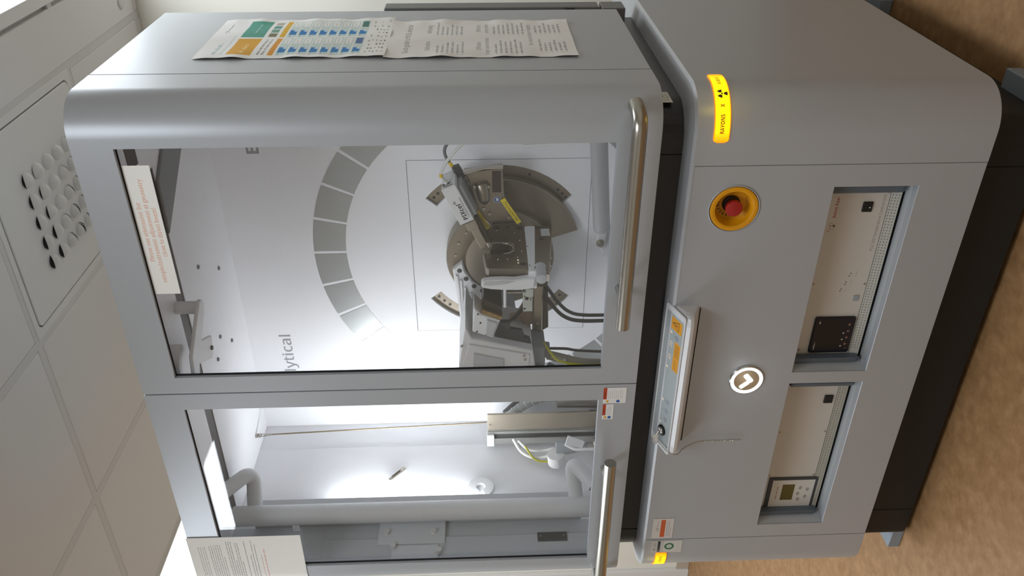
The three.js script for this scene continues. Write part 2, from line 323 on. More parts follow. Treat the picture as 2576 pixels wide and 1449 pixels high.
// screws and small fittings on the roof liner
{
  for (const [x, z] of [[0.117, -0.36], [0.03, -0.5], [-0.13, -0.40], [-0.17, -0.35], [-0.2, -0.48], [-0.42, -0.55]]) part('screw', cyl([x, 1.8985, z], [x, 1.894, z], 0.006, 0.005, 12), M.greyMid, enc);
  part('screw', cyl([0.27, 1.8985, -0.11], [0.27, 1.896, -0.11], 0.006, 0.006, 12), M.black, enc);
}
// thin grey plate shaped as the diagonal shadow band across the roof
part('roof_shadow_band', plateY([[0.286, -0.226], [0.416, -0.2325], [0.66, -0.556], [0.66, -0.629], [0.575, -0.629]].reverse(), 1.891, 1.899, 0.003), M.greyMid, enc);
// left jamb with hinge plate, baffle that hides the lamp tube
const jamb = part('jamb_panel', [bx(-0.662, -0.655, 0.825, 1.898, -0.185, -0.13, 0.001), bx(-0.662, -0.648, 0.825, 1.898, -0.13, -0.03, 0.002)], std(0xc4c9cd, 0.5), enc);
part('hinge_gap', bx(-0.6475, -0.6465, 1.296, 1.478, -0.192, -0.185, 0), M.black, jamb);
const hp = part('hinge_plate', [bx(-0.652, -0.642, 1.292, 1.481, -0.185, -0.103, 0.002), bx(-0.648, -0.6445, 1.31, 1.44, -0.1, -0.045, 0.001)], std(0xd5dadd, 0.5), jamb);
parts('bolt', [[1.458, -0.142], [1.325, -0.14], [1.436, -0.092], [1.308, -0.072]].map(([y, z]) => cyl([-0.645, y, z], [-0.632, y, z], 0.0092, 0.0085, 8)), M.offwhite, hp);
part('nameplate', bx(-0.65, -0.6455, 0.947, 1.031, -0.133, -0.101, 0.001), std(0x2f363b, 0.4), jamb);
parts('bolt', [[1.022, -0.117], [0.957, -0.117]].map(([y, z]) => cyl([-0.647, y, z], [-0.642, y, z], 0.004, 0.003, 8)), M.steel, jamb);
part('lamp_baffle', [bx(-0.625, -0.621, 0.90, 1.84, -0.262, -0.19, 0.0015), bx(-0.662, -0.621, 0.90, 1.84, -0.194, -0.189, 0.001)], M.greyTube, enc);  // front flange added to keep lamp light off the jamb
{
  const l = thing('tube_lamp', 'upright fluorescent tube behind the grey baffle on the left inner wall', 'lamp');
  const lx = -0.642, lz = -0.243;
  part('glass_tube', cyl([lx, 1.2, lz], [lx, 1.62, lz], 0.008, 0.008, 16), glow(TUBE_WHITE, TUBE_GLOW), l);
  for (const [a, b] of [[1.17, 1.2], [1.62, 1.65]]) { part('end_cap', cyl([lx, a, lz], [lx, b, lz], 0.011, 0.011, 16), M.offwhite, l); part('bracket', bx(-0.659, -0.645, a + 0.01, a + 0.02, lz - 0.01, lz + 0.01), M.offwhite, l); }
  base(l, lx, 1.17, lz);
  areaLight(0.018, 0.42, [lx, 1.41, lz - 0.0115], [lx + 0.8, 1.38, lz - 0.0115 - 0.6], CABINET_LIGHT, TUBE_WHITE);
}
base(enc, 0, YB, -0.3);

// ------------------------------------------------------------------ base cabinet
const YL = 0.7505, RB = 0.085, SX = 0.5375;
const bc = thing('base_cabinet', 'wide grey lower cabinet of the machine on a black plinth', 'cabinet');
function wrap(off, r, zback, n = 12) { // outline around the front, in x, z, open at the back
  const xo = W - off, pts = [];
  pts.push([-xo, zback]); pts.push(...arcXZ(-xo + r, -off - r, r, -90, 0, n)); pts.push(...arcXZ(xo - r, -off - r, r, 0, 90, n)); pts.push([xo, zback]);
  return pts;
}
{
  const openings = [[0.0165, 0.4875], [-0.4905, -0.0165]].map(([a, b]) => [[a, 0.2885], [a, 0.461], [b, 0.461], [b, 0.2885]]);
  const ES = [0.4425, 0.6587], PB = [0.0, 0.566];
  const fp = part('front_panel', plate([[-SX + 0.0013, 0.1615], [SX - 0.0013, 0.1615], [SX - 0.0013, YL], [-SX + 0.0013, YL]], -0.02, 0, 0.0008, [...openings, circlePts(ES[0], ES[1], 0.0525, 40)]), M.shell, bc);
  for (const s of [1, -1]) {
    const o = [[s * SX, 0], ...arcXZ(W - RB, -RB, RB, 0, 90).map(([x, z]) => [s * x, z]), [s * W, -1.1], [s * (W - 0.02), -1.1], ...arcXZ(W - RB, -RB, RB - 0.02, 90, 0).map(([x, z]) => [s * x, z]), [s * SX, -0.02]];
    const g = flat(plateY(s > 0 ? o.reverse() : o, 0.1615, YL, 0.0));
    { const p = g.attributes.position, n = g.attributes.normal; for (let i = 0; i < p.count; i++) { const dx = Math.abs(p.getX(i)) - (W - RB), dz = p.getZ(i) + RB, l = Math.hypot(dx, dz); if (Math.abs(l - RB) < 4e-4 && Math.abs(n.getY(i)) < 0.5 && dx > -1e-4 && dz > -1e-4) n.setXYZ(i, Math.sign(p.getX(i)) * dx / l, 0, dz / l); } }
    part('side_panel', g, M.shell, bc);
  }
  // sloping ledge that runs round the top, in three sections with the front seams
  const lo = wrap(0.0, RB, -1.1), mid = wrap(0.006, RB - 0.004, -1.1), hi = wrap(0.048, RB - 0.025, -1.1);
  const rows = [[lo, YL], [lo, YL + 0.003], [mid, YL + 0.008], [hi, YL + 0.017]];
  const pos = []; const n = lo.length;
  for (let r = 0; r < rows.length - 1; r++) for (let i = 0; i < n - 1; i++) {
    const A = (row, k) => [row[0][k][0], row[1], row[0][k][1]]; const a = A(rows[r], i), b = A(rows[r], i + 1), c = A(rows[r + 1], i + 1), d = A(rows[r + 1], i);
    pos.push(...a, ...b, ...c, ...a, ...c, ...d);
  }
  const lg = new THREE.BufferGeometry(); lg.setAttribute('position', new THREE.Float32BufferAttribute(pos, 3)); lg.computeVertexNormals(); lg.setAttribute('uv', new THREE.Float32BufferAttribute(new Float32Array(pos.length / 3 * 2), 2));
  part('ledge', [lg, bx(-W + 0.045, W - 0.045, YL - 0.02, YL + 0.012, -1.09, -0.05, 0)], std(0xb4b6ba, 0.4, 0.2, { side: THREE.DoubleSide }), bc);
  const ring = (off, r, y0, y1, x) => { const o = wrap(off, r, -0.73); const g = plateY(o.slice().reverse(), y0, y1, 0); return g; };
  {
    const o = wrap(0.045, 0.07, -0.73), q = wrap(0.06, 0.055, -0.7301);
    part('recess_band', plateY([...o, ...q.slice().reverse()].reverse(), YL + 0.012, YB + 0.001, 0), M.band, bc);
  }
  const px = 0.612, pz = -0.05, pr = 0.03;
  part('plinth', plateY([[-px, -1.06], ...arcXZ(-px + pr, pz - pr, pr, -90, 0, 8), ...arcXZ(px - pr, pz - pr, pr, 0, 90, 8), [px, -1.06]].reverse(), 0.018, 0.162, 0), M.plinth, bc);
  for (const s of [1, -1]) part('plinth_seam', bx(s * 0.5025, s * 0.5045, 0.02, 0.16, -0.05, -0.0492, 0), M.darkgap, bc);
  for (const s of [1, -1]) part('band_seam', bx(s * 0.5425, s * 0.5445, YL + 0.0165, YB, -0.05, -0.0442, 0), M.darkgap, bc);
  for (const [a, b, c, d] of [[-0.682, -0.56, -0.137, -0.072], [0.56, 0.654, -0.232, -0.135], [0.56, 0.645, -0.965, -0.875], [-0.682, -0.56, -0.965, -0.875]]) part('foot_plate', bx(a, b, 0.0, 0.034, c, d, 0.003), std(0x8b96a1, 0.45), bc);
  part('inner_case', [bx(-0.66, 0.66, 0.165, YL - 0.01, -1.08, -0.2, 0), bx(0.5, 0.53, 0.2, 0.72, -0.2, -0.02, 0), bx(-0.53, -0.505, 0.2, 0.72, -0.2, -0.02, 0)], M.shellDark, bc);
  // reveals of the two openings
  for (const [a, b] of [[0.0165, 0.4875], [-0.4905, -0.0165]]) {
    const t = 0.003;
    part('shadow_gap', bx(a, b, 0.27, 0.2905, -0.08, -0.0505, 0), M.darkgap, fp);
    part('opening_frame', [plateX([[-0.004, 0.2885], [-0.05, 0.2845], [-0.05, 0.2795], [-0.004, 0.2825]], a - 0.004, b + 0.004, 0), plateX([[-0.004, 0.461], [-0.07, 0.465], [-0.07, 0.468], [-0.004, 0.464]].reverse(), a - 0.004, b + 0.004, 0), plateY([[a, -0.004], [a + 0.006, -0.07], [a + 0.003, -0.07], [a - t, -0.004]], 0.282, 0.465, 0), bx(b, b + t, 0.282, 0.465, -0.07, -0.004, 0)], std(0xc3c8cc, 0.4, 0.15), fp);
  }
  // emergency stop
  const e = part('emergency_stop', lathe([[0.053, -0.004], [0.0535, 0.0012], [0.0505, 0.002], [0.05, -0.004]], [ES[0], ES[1], 0], [0, 0, 1], 48), M.shell, bc);
  part('collar', lathe([[0.05, -0.02], [0.0495, 0.0015], [0.048, 0.003], [0.0405, 0.003], [0.0385, 0.001], [0.034, -0.026], [0.0, -0.027]], [ES[0], ES[1], 0], [0, 0, 1], 48), M.yellow, e);
  {
    const tx = print(512, 512, (g, w, h) => {
      fill(g, '#d89a06', 0, 0, w, h); g.translate(256, 256); g.font = 'bold 68px sans-serif'; g.fillStyle = '#2a1a05'; g.textAlign = 'center'; g.textBaseline = 'middle';
      const put = (s, mid, step) => { [...s].forEach((c, i) => { const a = mid + (i - (s.length - 1) / 2) * step; g.save(); g.rotate(a); g.translate(0, -200); g.fillText(c, 0, 0); g.restore(); }); };
      put('EMERGENCY', -0.75, 0.29); put('STOP', 1.05, 0.29);
    });
    const g = new THREE.RingGeometry(0.0135, 0.0335, 40, 1).translate(ES[0], ES[1], -0.0255);
    const p = g.attributes.position, uv = g.attributes.uv; for (let i = 0; i < p.count; i++) uv.setXY(i, 0.5 + (p.getX(i) - ES[0]) / 0.068, 0.5 + (p.getY(i) - ES[1]) / 0.068);
    part('legend_ring', g, std(0xffffff, 0.5, 0, { map: tx }), e);
  }
  part('stem', lathe([[0.0185, -0.0255], [0.0185, -0.02], [0.011, -0.019], [0.011, -0.006]], [ES[0], ES[1], 0], [0, 0, 1], 32), M.black, e);
  part('button', lathe([[0.011, -0.01], [0.0168, -0.008], [0.0172, 0.001], [0.0158, 0.0035], [0.0, 0.0042]], [ES[0], ES[1], 0], [0, 0, 1], 36), M.red, e);
  // lit round status badge
  const rg = part('status_lamp', lathe([[0.0405, -0.003], [0.0405, 0.003], [0.0385, 0.005], [0.036, 0.0052]], [PB[0], PB[1], 0], [0, 0, 1], 48), M.chrome, bc);
  part('lamp_ring', lathe([[0.0385, 0.0045], [0.037, 0.006], [0.0305, 0.006], [0.0295, 0.004]], [PB[0], PB[1], 0], [0, 0, 1], 48), glow(new THREE.Color(0.9, 0.97, 1), 0.95), rg);
  part('disc', lathe([[0.0305, 0.004], [0.0, 0.0042]], [PB[0], PB[1], 0], [0, 0, 1], 40), std(0xa08c70, 0.5, 0.3), rg);
  const cap = (w, h, a, x, y) => { const g = plate(roundRect(-w / 2, w / 2, -h / 2, h / 2, w * 0.38), 0, 0.0012, 0); g.rotateZ(R(a)); return g.translate(PB[0] + x, PB[1] + y, 0.0043); };
  part('lamp_mark', [cap(0.0125, 0.029, -50, 0.0062, -0.0032), cap(0.0108, 0.0255, 42, -0.0128, 0.004)], glow(new THREE.Color(1, 1, 1), 1.0), rg);
  pointLight([PB[0], PB[1], 0.03], 0.0015, new THREE.Color(0.93, 0.97, 1), 0.4);
  // corner warning lamps
  const face = (right) => print(1024, 160, (g, w, h) => {
    fill(g, '#ff8a00', 0, 0, w, h);
    const gr = g.createLinearGradient(0, 0, w, 0); gr.addColorStop(0, '#ff9a00'); gr.addColorStop(0.14, '#ffe800'); gr.addColorStop(0.86, '#fff000'); gr.addColorStop(1, '#ff9a00');
    g.fillStyle = gr; g.fillRect(9, 7, w - 18, h - 14);
    const cxm = 590; g.save(); g.translate(right ? cxm : w - cxm, 84); g.fillStyle = '#2a0500';
    for (let k = 0; k < 3; k++) { g.beginPath(); const a = Math.PI / 2 + k * 2.0944; g.arc(0, 0, 56, a - 0.5, a + 0.5); g.arc(0, 0, 20, a + 0.5, a - 0.5, true); g.closePath(); g.fill(); }
    g.beginPath(); g.arc(0, 0, 10, 0, 7); g.fill(); g.restore();
    if (right) { words(g, 'RAYONS', 110, 80, 'bold 58px sans-serif', '#8a1500'); words(g, 'X', 420, 80, 'bold 58px sans-serif', '#8a1500'); words(g, 'X-RAYS', 740, 80, 'bold 54px sans-serif', '#8a1500'); }
    else { words(g, 'X-RAYS', 740, 80, 'bold 58px sans-serif', '#8a1500'); words(g, 'RAYONS X', 60, 80, 'bold 50px sans-serif', '#8a1500'); }
  });
  for (const s of [1, -1]) {
    // strip that follows the front, the rounded corner and the side
    const x0 = 0.5865, along = (q) => { const a1 = W - RB - x0, arc = RB * Math.PI / 2; if (q < a1) return [x0 + q, 0, 0, 1]; if (q < a1 + arc) { const a = (q - a1) / RB; return [W - RB + RB * Math.sin(a), -RB + RB * Math.cos(a), Math.sin(a), Math.cos(a)]; } return [W, -RB - (q - a1 - arc), 1, 0]; };
    const L = 0.167, n = 48, yc = 0.7065, hh = 0.0155, rr = 0.008, P = [], U = [], I = [];
    for (let i = 0; i <= n; i++) {
      const q = L * i / n, e2 = Math.min(q, L - q), half = e2 < rr ? hh - rr + Math.sqrt(Math.max(0, rr * rr - (rr - e2) ** 2)) : hh;
      const [x, z, nx, nz] = along(q); const o = 0.0022;
      for (const k of [-1, 1]) { P.push(s * (x + nx * o), yc + k * half, z + nz * o); U.push(s > 0 ? q / L : 1 - q / L, 0.5 + k * half / hh / 2); }
      for (const k of [-1, 1]) { P.push(s * (x - nx * 0.002), yc + k * half, z - nz * 0.002); U.push(s > 0 ? q / L : 1 - q / L, k > 0 ? 1 : 0); }
      if (i < n) { const a = i * 4, b = a + 4; const quad = (p, q2, r, t) => (s > 0 ? I.push(p, q2, r, p, r, t) : I.push(p, r, q2, p, t, r)); quad(a, b, b + 1, a + 1); quad(a + 1, b + 1, b + 3, a + 3); quad(a + 2, b + 2, b, a); }
    }
    const g = new THREE.BufferGeometry(); g.setAttribute('position', new THREE.Float32BufferAttribute(P, 3)); g.setAttribute('uv', new THREE.Float32BufferAttribute(U, 2)); g.setIndex(I); g.computeVertexNormals();
    const t = face(s > 0);
    const lm = part('warning_lamp', g, new THREE.MeshStandardMaterial({ color: 0x111111, roughness: 0.5, emissive: 0xffffff, emissiveMap: t, emissiveIntensity: 1.0, side: THREE.DoubleSide }), bc);
    tag(lm, s > 0 ? 'lit yellow strip reading RAYONS X round the right corner' : 'lit yellow strip round the left corner');
    pointLight([s * 0.69, 0.7065, 0.03], 0.002, new THREE.Color(1, 0.7, 0.05), 0.4);
  }
  // control console across the top edge of the front
  const zy = [[-0.04, 0.76], [-0.036, 0.764], [-0.028, 0.764], [0.047, 0.7365], [0.0535, 0.729], [0.052, 0.722], [0.046, 0.718], [0.0, 0.6985], [-0.04, 0.6985]];
  const con = part('control_console', consoleBody(), std(0xd2d3d6, 0.42, 0.05), bc);
  function consoleBody() {
    // the section is swept along x with rounded ends: each end narrows over its last 15 mm
    const xs = [[-0.192, 0.0], [-0.19, 0.45], [-0.184, 0.75], [-0.176, 0.93], [-0.165, 1], [0.185, 1], [0.196, 0.93], [0.203, 0.75], [0.207, 0.45], [0.209, 0.0]];
    const mz = -0.04, P = [], I = [], m = zy.length;
    for (const [x, k] of xs) for (const [z, y] of zy) P.push(x, y * 1, mz + (z - mz) * (0.72 + 0.28 * k));
    for (let i = 0; i < xs.length - 1; i++) for (let j = 0; j < m; j++) { const a = i * m + j, b = i * m + (j + 1) % m, c = a + m, d = b + m; I.push(a, b, d, a, d, c); }
    for (let j = 1; j < m - 1; j++) { I.push(0, j + 1, j); const o = (xs.length - 1) * m; I.push(o, o + j, o + j + 1); }
    const g = new THREE.BufferGeometry(); g.setAttribute('position', new THREE.Float32BufferAttribute(P, 3)); g.setIndex(I);
    const q = g.toNonIndexed(); q.computeVertexNormals(); q.setAttribute('uv', new THREE.Float32BufferAttribute(new Float32Array(q.attributes.position.count * 2), 2)); return q;
  }
  const faceTex = print(2048, 400, (g, w, h) => {
    fill(g, '#a3abac', 0, 0, w, h);
    const A = '#e09a00';
    g.save(); g.translate(60, 0); g.fillStyle = A; g.beginPath(); g.roundRect(1765, 80, 175, 275, 20); g.fill();
    g.strokeStyle = '#3a2500'; g.lineWidth = 8; g.lineJoin = 'round'; g.beginPath(); g.moveTo(1852, 150); g.lineTo(1918, 285); g.lineTo(1788, 285); g.closePath(); g.stroke();
    g.beginPath(); g.moveTo(1862, 180); g.lineTo(1838, 232); g.lineTo(1866, 228); g.lineTo(1846, 272); g.stroke();
    g.fillStyle = A; g.beginPath(); g.roundRect(1190, 240, 430, 130, 16); g.fill();
    for (const y of [262, 285, 308, 331]) scribble(g, 1400, y, 190, 10, '#4a3000'); for (const y of [275, 305]) scribble(g, 1215, y, 140, 10, '#4a3000');
    words(g, '20', 1490, 165, 'bold 76px monospace', '#f3dcc0'); words(g, '45', 1290, 165, 'bold 76px monospace', '#f3dcc0');
    words(g, 'mA', 1440, 70, '36px sans-serif', '#6d767c'); words(g, 'kV', 1270, 70, '36px sans-serif', '#6d767c');
    for (const x of [1690, 1150, 600, 215]) { fill(g, '#f7e6cf', x, 120, 34, 40); scribble(g, x - 20, 62, 80, 9, '#59626a'); }
    for (const x of [1000, 860, 720, 470, 330]) scribble(g, x, 80, 80, 11, '#4d555c');
    for (const [x, y] of [[1660, 250], [620, 230], [470, 230], [320, 230]]) { g.fillStyle = '#8b909b'; g.beginPath(); g.ellipse(x + 20, y + 20, 42, 42, 0, 0, 7); g.fill(); scribble(g, x - 20, y - 55, 70, 9, '#59626a'); } g.restore();
  });
  const fw = 0.362, fh = 0.071, tilt = Math.atan2(0.0275, 0.075);
  const fg = new THREE.PlaneGeometry(fw, fh).rotateX(-Math.PI / 2 + tilt).translate(0.0085, 0.7514, 0.0098);
  part('console_face', fg, std(0xffffff, 0.45, 0, { map: faceTex }), con);
  const rimO = roundRect(-0.19, 0.206, -0.0395, 0.0385, 0.008), rimI = roundRect(-0.173, 0.189, -0.0345, 0.034, 0.006);
  rimO.holes.push(new THREE.Path(rimI.getPoints(8).reverse()));
  part('rim', plate(rimO, 0, 0.004, 0.0015).rotateX(-Math.PI / 2 + tilt).translate(0, 0.7503, 0.0092), std(0xd2d3d6, 0.42, 0.05), con);
  part('seam', bx(-0.184, 0.202, 0.6965, 0.6985, -0.002, 0.0012, 0.0003), M.darkgap, con);
  const ks = [-0.138, 0.7503, 0.0122], nrm = [0, Math.cos(tilt), Math.sin(tilt)];
  part('key_switch', [lathe([[0.0135, 0], [0.0135, 0.004], [0.011, 0.006], [0.009, 0.006]], ks, nrm, 28)], M.black, con);
  part('lock_cylinder', lathe([[0.0095, 0.0], [0.0095, 0.0065], [0.007, 0.0085], [0, 0.0088]], ks, nrm, 24), M.chrome, con);
  base(bc, 0, 0, -0.36);
}
// key with its chain, hanging from the console lock
{
  const k = thing('key_chain', 'small silver key in the console lock with a thin chain hanging down the front', 'key');
  const c0 = V(-0.1385, 0.7588, 0.0155);
  part('key', [plate([[-0.014, -0.006], [0.003, -0.008], [0.004, 0.008], [-0.014, 0.007], [-0.019, 0]], -0.001, 0.001, 0.0004, [circlePts(-0.011, 0, 0.003, 10)]).rotateX(R(-40)).rotateY(R(35)).translate(c0.x - 0.012, c0.y + 0.008, c0.z + 0.004), cyl([c0.x - 0.012, c0.y + 0.008, c0.z + 0.004], [c0.x, c0.y, c0.z], 0.002)], M.steel, k);
  const pts = [[-0.155, 0.768, 0.02], [-0.165, 0.754, 0.038], [-0.17, 0.742, 0.054], [-0.176, 0.722, 0.0575], [-0.178, 0.7, 0.035], [-0.179, 0.66, 0.013], [-0.181, 0.6, 0.008], [-0.182, 0.552, 0.006]];
  const curve = new THREE.CatmullRomCurve3(pts.map((p) => V(...p))); const links = [];
  const n = 64; for (let i = 0; i < n; i++) { const p = curve.getPointAt(i / n), q = curve.getTangentAt(i / n); const g = new THREE.TorusGeometry(0.0017, 0.0005, 5, 10); g.scale(1.5, 1, 1); g.rotateX(i % 2 ? Math.PI / 2 : 0); g.applyQuaternion(new THREE.Quaternion().setFromUnitVectors(V(1, 0, 0), q)); links.push(g.translate(p.x, p.y, p.z)); }
  part('chain', links, M.steel, k);
  const beads = [0.64, 0.62, 0.592, 0.578, 0.572].map((y) => new THREE.SphereGeometry(0.0022, 10, 8).translate(-0.1815, y, 0.0085));
  parts('bead', beads, M.chrome, k);
  base(k, -0.14, 0.76, 0.02);
}

// ------------------------------------------------------------------ rack controllers in the base
function rackUnit(name, label, x0, x1, zf, paint) {
  const t = thing(name, label, 'controller', 'rack controllers');
  part('case', bx(x0, x1, 0.291, 0.459, zf - 0.14, zf - 0.003, 0.001), M.panelBeige, t);
  part('front_plate', bx(x0 + 0.004, x1 - 0.004, 0.3135, 0.44, zf - 0.004, zf, 0.0008), std(0xffffff, 0.5, 0.1, { map: paint }), t);
  return t;
}
const holes = print(1024, 64, (g, w, h) => { fill(g, '#b9b6ae', 0, 0, w, h); g.fillStyle = '#4a4843'; for (let i = 0; i < 58; i++) for (let j = 0; j < 3; j++) { g.beginPath(); g.arc(50 + i * 16.1, 12 + j * 19, 2.9, 0, 7); g.fill(); } });
{
  const x0 = 0.0225, x1 = 0.4815, w = x1 - x0 - 0.008, tw = 2048, th = 560;
  const px = (x) => (x - x0 - 0.004) / w * tw, py = (y) => (0.44 - y) / 0.1265 * th;
  const tex = print(tw, th, (g) => {
    fill(g, '#cbc7c0', 0, 0, tw, th);
    words(g, 'Anton Paar', px(0.391), py(0.4235), 'bold 42px sans-serif', '#9c4a34');
    g.strokeStyle = '#7a6a58'; g.lineWidth = 4; g.beginPath(); g.arc(px(0.3685), py(0.4235), 22, 0, 7); g.stroke(); g.beginPath(); g.arc(px(0.3755), py(0.4265), 18, 0, 7); g.stroke(); g.fillStyle = '#5b5148'; g.beginPath(); g.arc(px(0.372), py(0.4195), 12, 0, 7); g.fill();
    g.strokeStyle = '#b0472a'; g.beginPath(); g.moveTo(px(0.3625), py(0.4345)); g.lineTo(px(0.3575), py(0.43)); g.lineTo(px(0.364), py(0.427)); g.stroke();
    words(g, 'TCU 200 Temperature Control Unit', px(0.308), py(0.3245), '40px sans-serif', '#77736b');
    for (const [x, y] of [[0.252, 0.356], [0.2455, 0.358], [0.2295, 0.362], [0.2235, 0.363], [0.211, 0.369], [0.2055, 0.3705]]) { g.fillStyle = '#4b4843'; g.beginPath(); g.arc(px(x), py(y), 7, 0, 7); g.fill(); }
    for (const [x, y] of [[0.2475, 0.343], [0.242, 0.3445], [0.224, 0.352], [0.203, 0.36]]) scribble(g, px(x), py(y), 56, 8, '#a5a097');
  });
  const t = rackUnit('temperature_controller', 'right rack unit with a dark square display and perforated lower strip', x0, x1, -0.05, tex);
  const g = new THREE.PlaneGeometry(x1 - x0 - 0.01, 0.021); part('vent_strip', g.rotateX(-0.25).translate((x0 + x1) / 2, 0.303, -0.047), std(0xffffff, 0.5, 0, { map: holes }), t);
  part('top_strip', bx(x0 + 0.004, x1 - 0.004, 0.4415, 0.452, -0.054, -0.0505, 0.0005), M.panelBeige, t);
  part('rack_handle', plateX([[-0.05, 0.292], [-0.03, 0.296], [-0.026, 0.305], [-0.026, 0.45], [-0.05, 0.456]], 0.459, 0.4785, 0.003), M.bluegrey, t);
  part('rack_handle', plateX([[-0.05, 0.292], [-0.03, 0.296], [-0.026, 0.305], [-0.026, 0.45], [-0.05, 0.456]], 0.0225, 0.034, 0.003), M.bluegrey, t);
  const dt = print(512, 512, (g2, a, b) => { fill(g2, '#0d1622', 0, 0, a, b); fill(g2, '#0a1018', 40, 60, 432, 300); fill(g2, '#d8d4c8', 440, 40, 34, 14); scribble(g2, 34, 30, 120, 18, '#c9c5ba'); fill(g2, '#7c6a44', 40, 470, 24, 12); for (const x of [120, 220, 320, 420]) { g2.fillStyle = '#8e6a5a'; g2.beginPath(); g2.arc(x, 455, 16, 0, 7); g2.fill(); } for (const x of [90, 190, 290]) { g2.fillStyle = '#cfcabc'; g2.beginPath(); g2.arc(x, 400, 11, 0, 7); g2.fill(); } });
  const d = part('display_bezel', plate(roundRect(0.0378, 0.138, 0.318, 0.413, 0.006), -0.05, -0.044, 0.0015), M.navy, t);
  part('display', new THREE.PlaneGeometry(0.093, 0.088).translate(0.0879, 0.3655, -0.0437), std(0xffffff, 0.25, 0, { map: dt }), d);
  const sw = part('rocker_switch', bx(0.4055, 0.429, 0.347, 0.3685, -0.051, -0.046, 0.002), M.black, t); part('switch_mark', new THREE.CircleGeometry(0.0015, 10).translate(0.4165, 0.3535, -0.0458), M.paper, sw);
  part('socket', bx(0.1795, 0.194, 0.3245, 0.337, -0.051, -0.0475, 0.001), M.greyPaint, t);
  parts('screw', [[0.45, 0.434], [0.45, 0.319], [0.225, 0.4345], [0.224, 0.3185], [0.045, 0.434], [0.047, 0.3175]].map(([x, y]) => cyl([x, y, -0.051], [x, y, -0.0485], 0.0032, 0.0026, 10)), M.steel, t);
  base(t, 0.25, 0.291, -0.05);
}
{
  const x0 = -0.4855, x1 = -0.0215, w = x1 - x0 - 0.008, tw = 1024, th = 280;
  const tex = print(tw, th, (g) => { fill(g, '#cbc6be', 0, 0, tw, th); });
  const t = rackUnit('temperature_controller', 'left rack unit with a small keypad display and plain beige front', x0, x1, -0.05, tex);
  part('vent_strip', new THREE.PlaneGeometry(x1 - x0 - 0.01, 0.021).rotateX(-0.25).translate((x0 + x1) / 2, 0.303, -0.047), std(0xe6e2da, 0.5, 0, { map: holes }), t);
  part('top_strip', bx(x0 + 0.004, x1 - 0.004, 0.4415, 0.452, -0.054, -0.0505, 0.0005), M.panelBeige, t);
  for (const [a, b, f] of [[-0.039, -0.0255, -0.012], [-0.4855, -0.474, -0.026]]) part('rack_handle', plateX([[-0.05, 0.292], [f - 0.004, 0.296], [f, 0.305], [f, 0.45], [-0.05, 0.456]], a, b, 0.003), M.bluegrey, t);
  const d = part('display_bezel', bx(-0.481, -0.3695, 0.303, 0.433, -0.05, -0.0465, 0.001), M.darkGrey, t);
  const kt = print(512, 512, (g, a, b) => {
    fill(g, '#cfcdc7', 0, 0, a, b); fill(g, '#5c5424', 130, 128, 300, 150); scribble(g, 150, 62, 260, 22, '#a8735e');
    for (const [x, y] of [[140, 350], [250, 335], [360, 350], [190, 430], [330, 440]]) { g.fillStyle = '#9c9a95'; g.beginPath(); g.ellipse(x, y, 36, 20, 0, 0, 7); g.fill(); }
  });
  part('keypad', new THREE.PlaneGeometry(0.097, 0.112).translate(-0.4265, 0.3665, -0.0462), std(0xffffff, 0.45, 0, { map: kt }), d);
  part('rocker_switch', bx(-0.119, -0.0948, 0.3215, 0.3435, -0.051, -0.046, 0.002), M.black, t);
  parts('screw', [[-0.2135, 0.433], [-0.213, 0.3185], [-0.364, 0.4335], [-0.363, 0.3185]].map(([x, y]) => cyl([x, y, -0.051], [x, y, -0.0485], 0.0032, 0.0026, 10)), M.steel, t);
  base(t, -0.25, 0.291, -0.05);
}
// ------------------------------------------------------------------ goniometer on the back panel
const polar = (r, a, z) => [r * Math.cos(R(a)), GY + r * Math.sin(R(a)), z];
{
  const g = thing('goniometer', 'round bronze goniometer disc with a white ribbed arm and yellow labels, on the back panel', 'instrument');
  const rp = part('ring_plate', [plate(sector(0, GY, 0.222, 0.276, -58, 58, 36), -0.6425, -0.6395, 0), plate(sector(0, GY, 0.222, 0.276, 122, 238, 36), -0.6425, -0.6395, 0)], M.bronze, g);
  for (const a of [48, 44, 132, 137, 142, 222, 227, -42, -46, -49.5, 165, -20, 10]) part('screw_hole', cyl(polar(0.249, a, -0.6393), polar(0.249, a, -0.6385), 0.0042, 0.0042, 12), M.black, rp);
  const hub = part('hub_disc', lathe([[0.155, 0], [0.155, 0.05], [0.152, 0.053], [0.106, 0.053], [0.104, 0.05], [0.0, 0.05]], [0, GY, -0.629], [0, 0, 1], 72), M.bronze, g);
  part('inner_disc', lathe([[0.1, 0], [0.1, 0.012], [0.098, 0.014], [0.03, 0.014], [0.028, 0.01], [0, 0.01]], [0, GY, -0.579], [0, 0, 1], 60), M.beige, g);
  for (const a of [20, 48, 66, 84, 102, 118]) part('screw', cyl(polar(0.129, a, -0.577), polar(0.129, a, -0.573), 0.0045, 0.0038, 12), M.steel, hub);
  part('sector_plate', plate([...sector(0, GY, 0.0, 0.2355, -72, 34, 40).slice(0, 41), [0, GY]], -0.6285, -0.604, 0.002), M.bronze, g);
  var gonio = g;
}
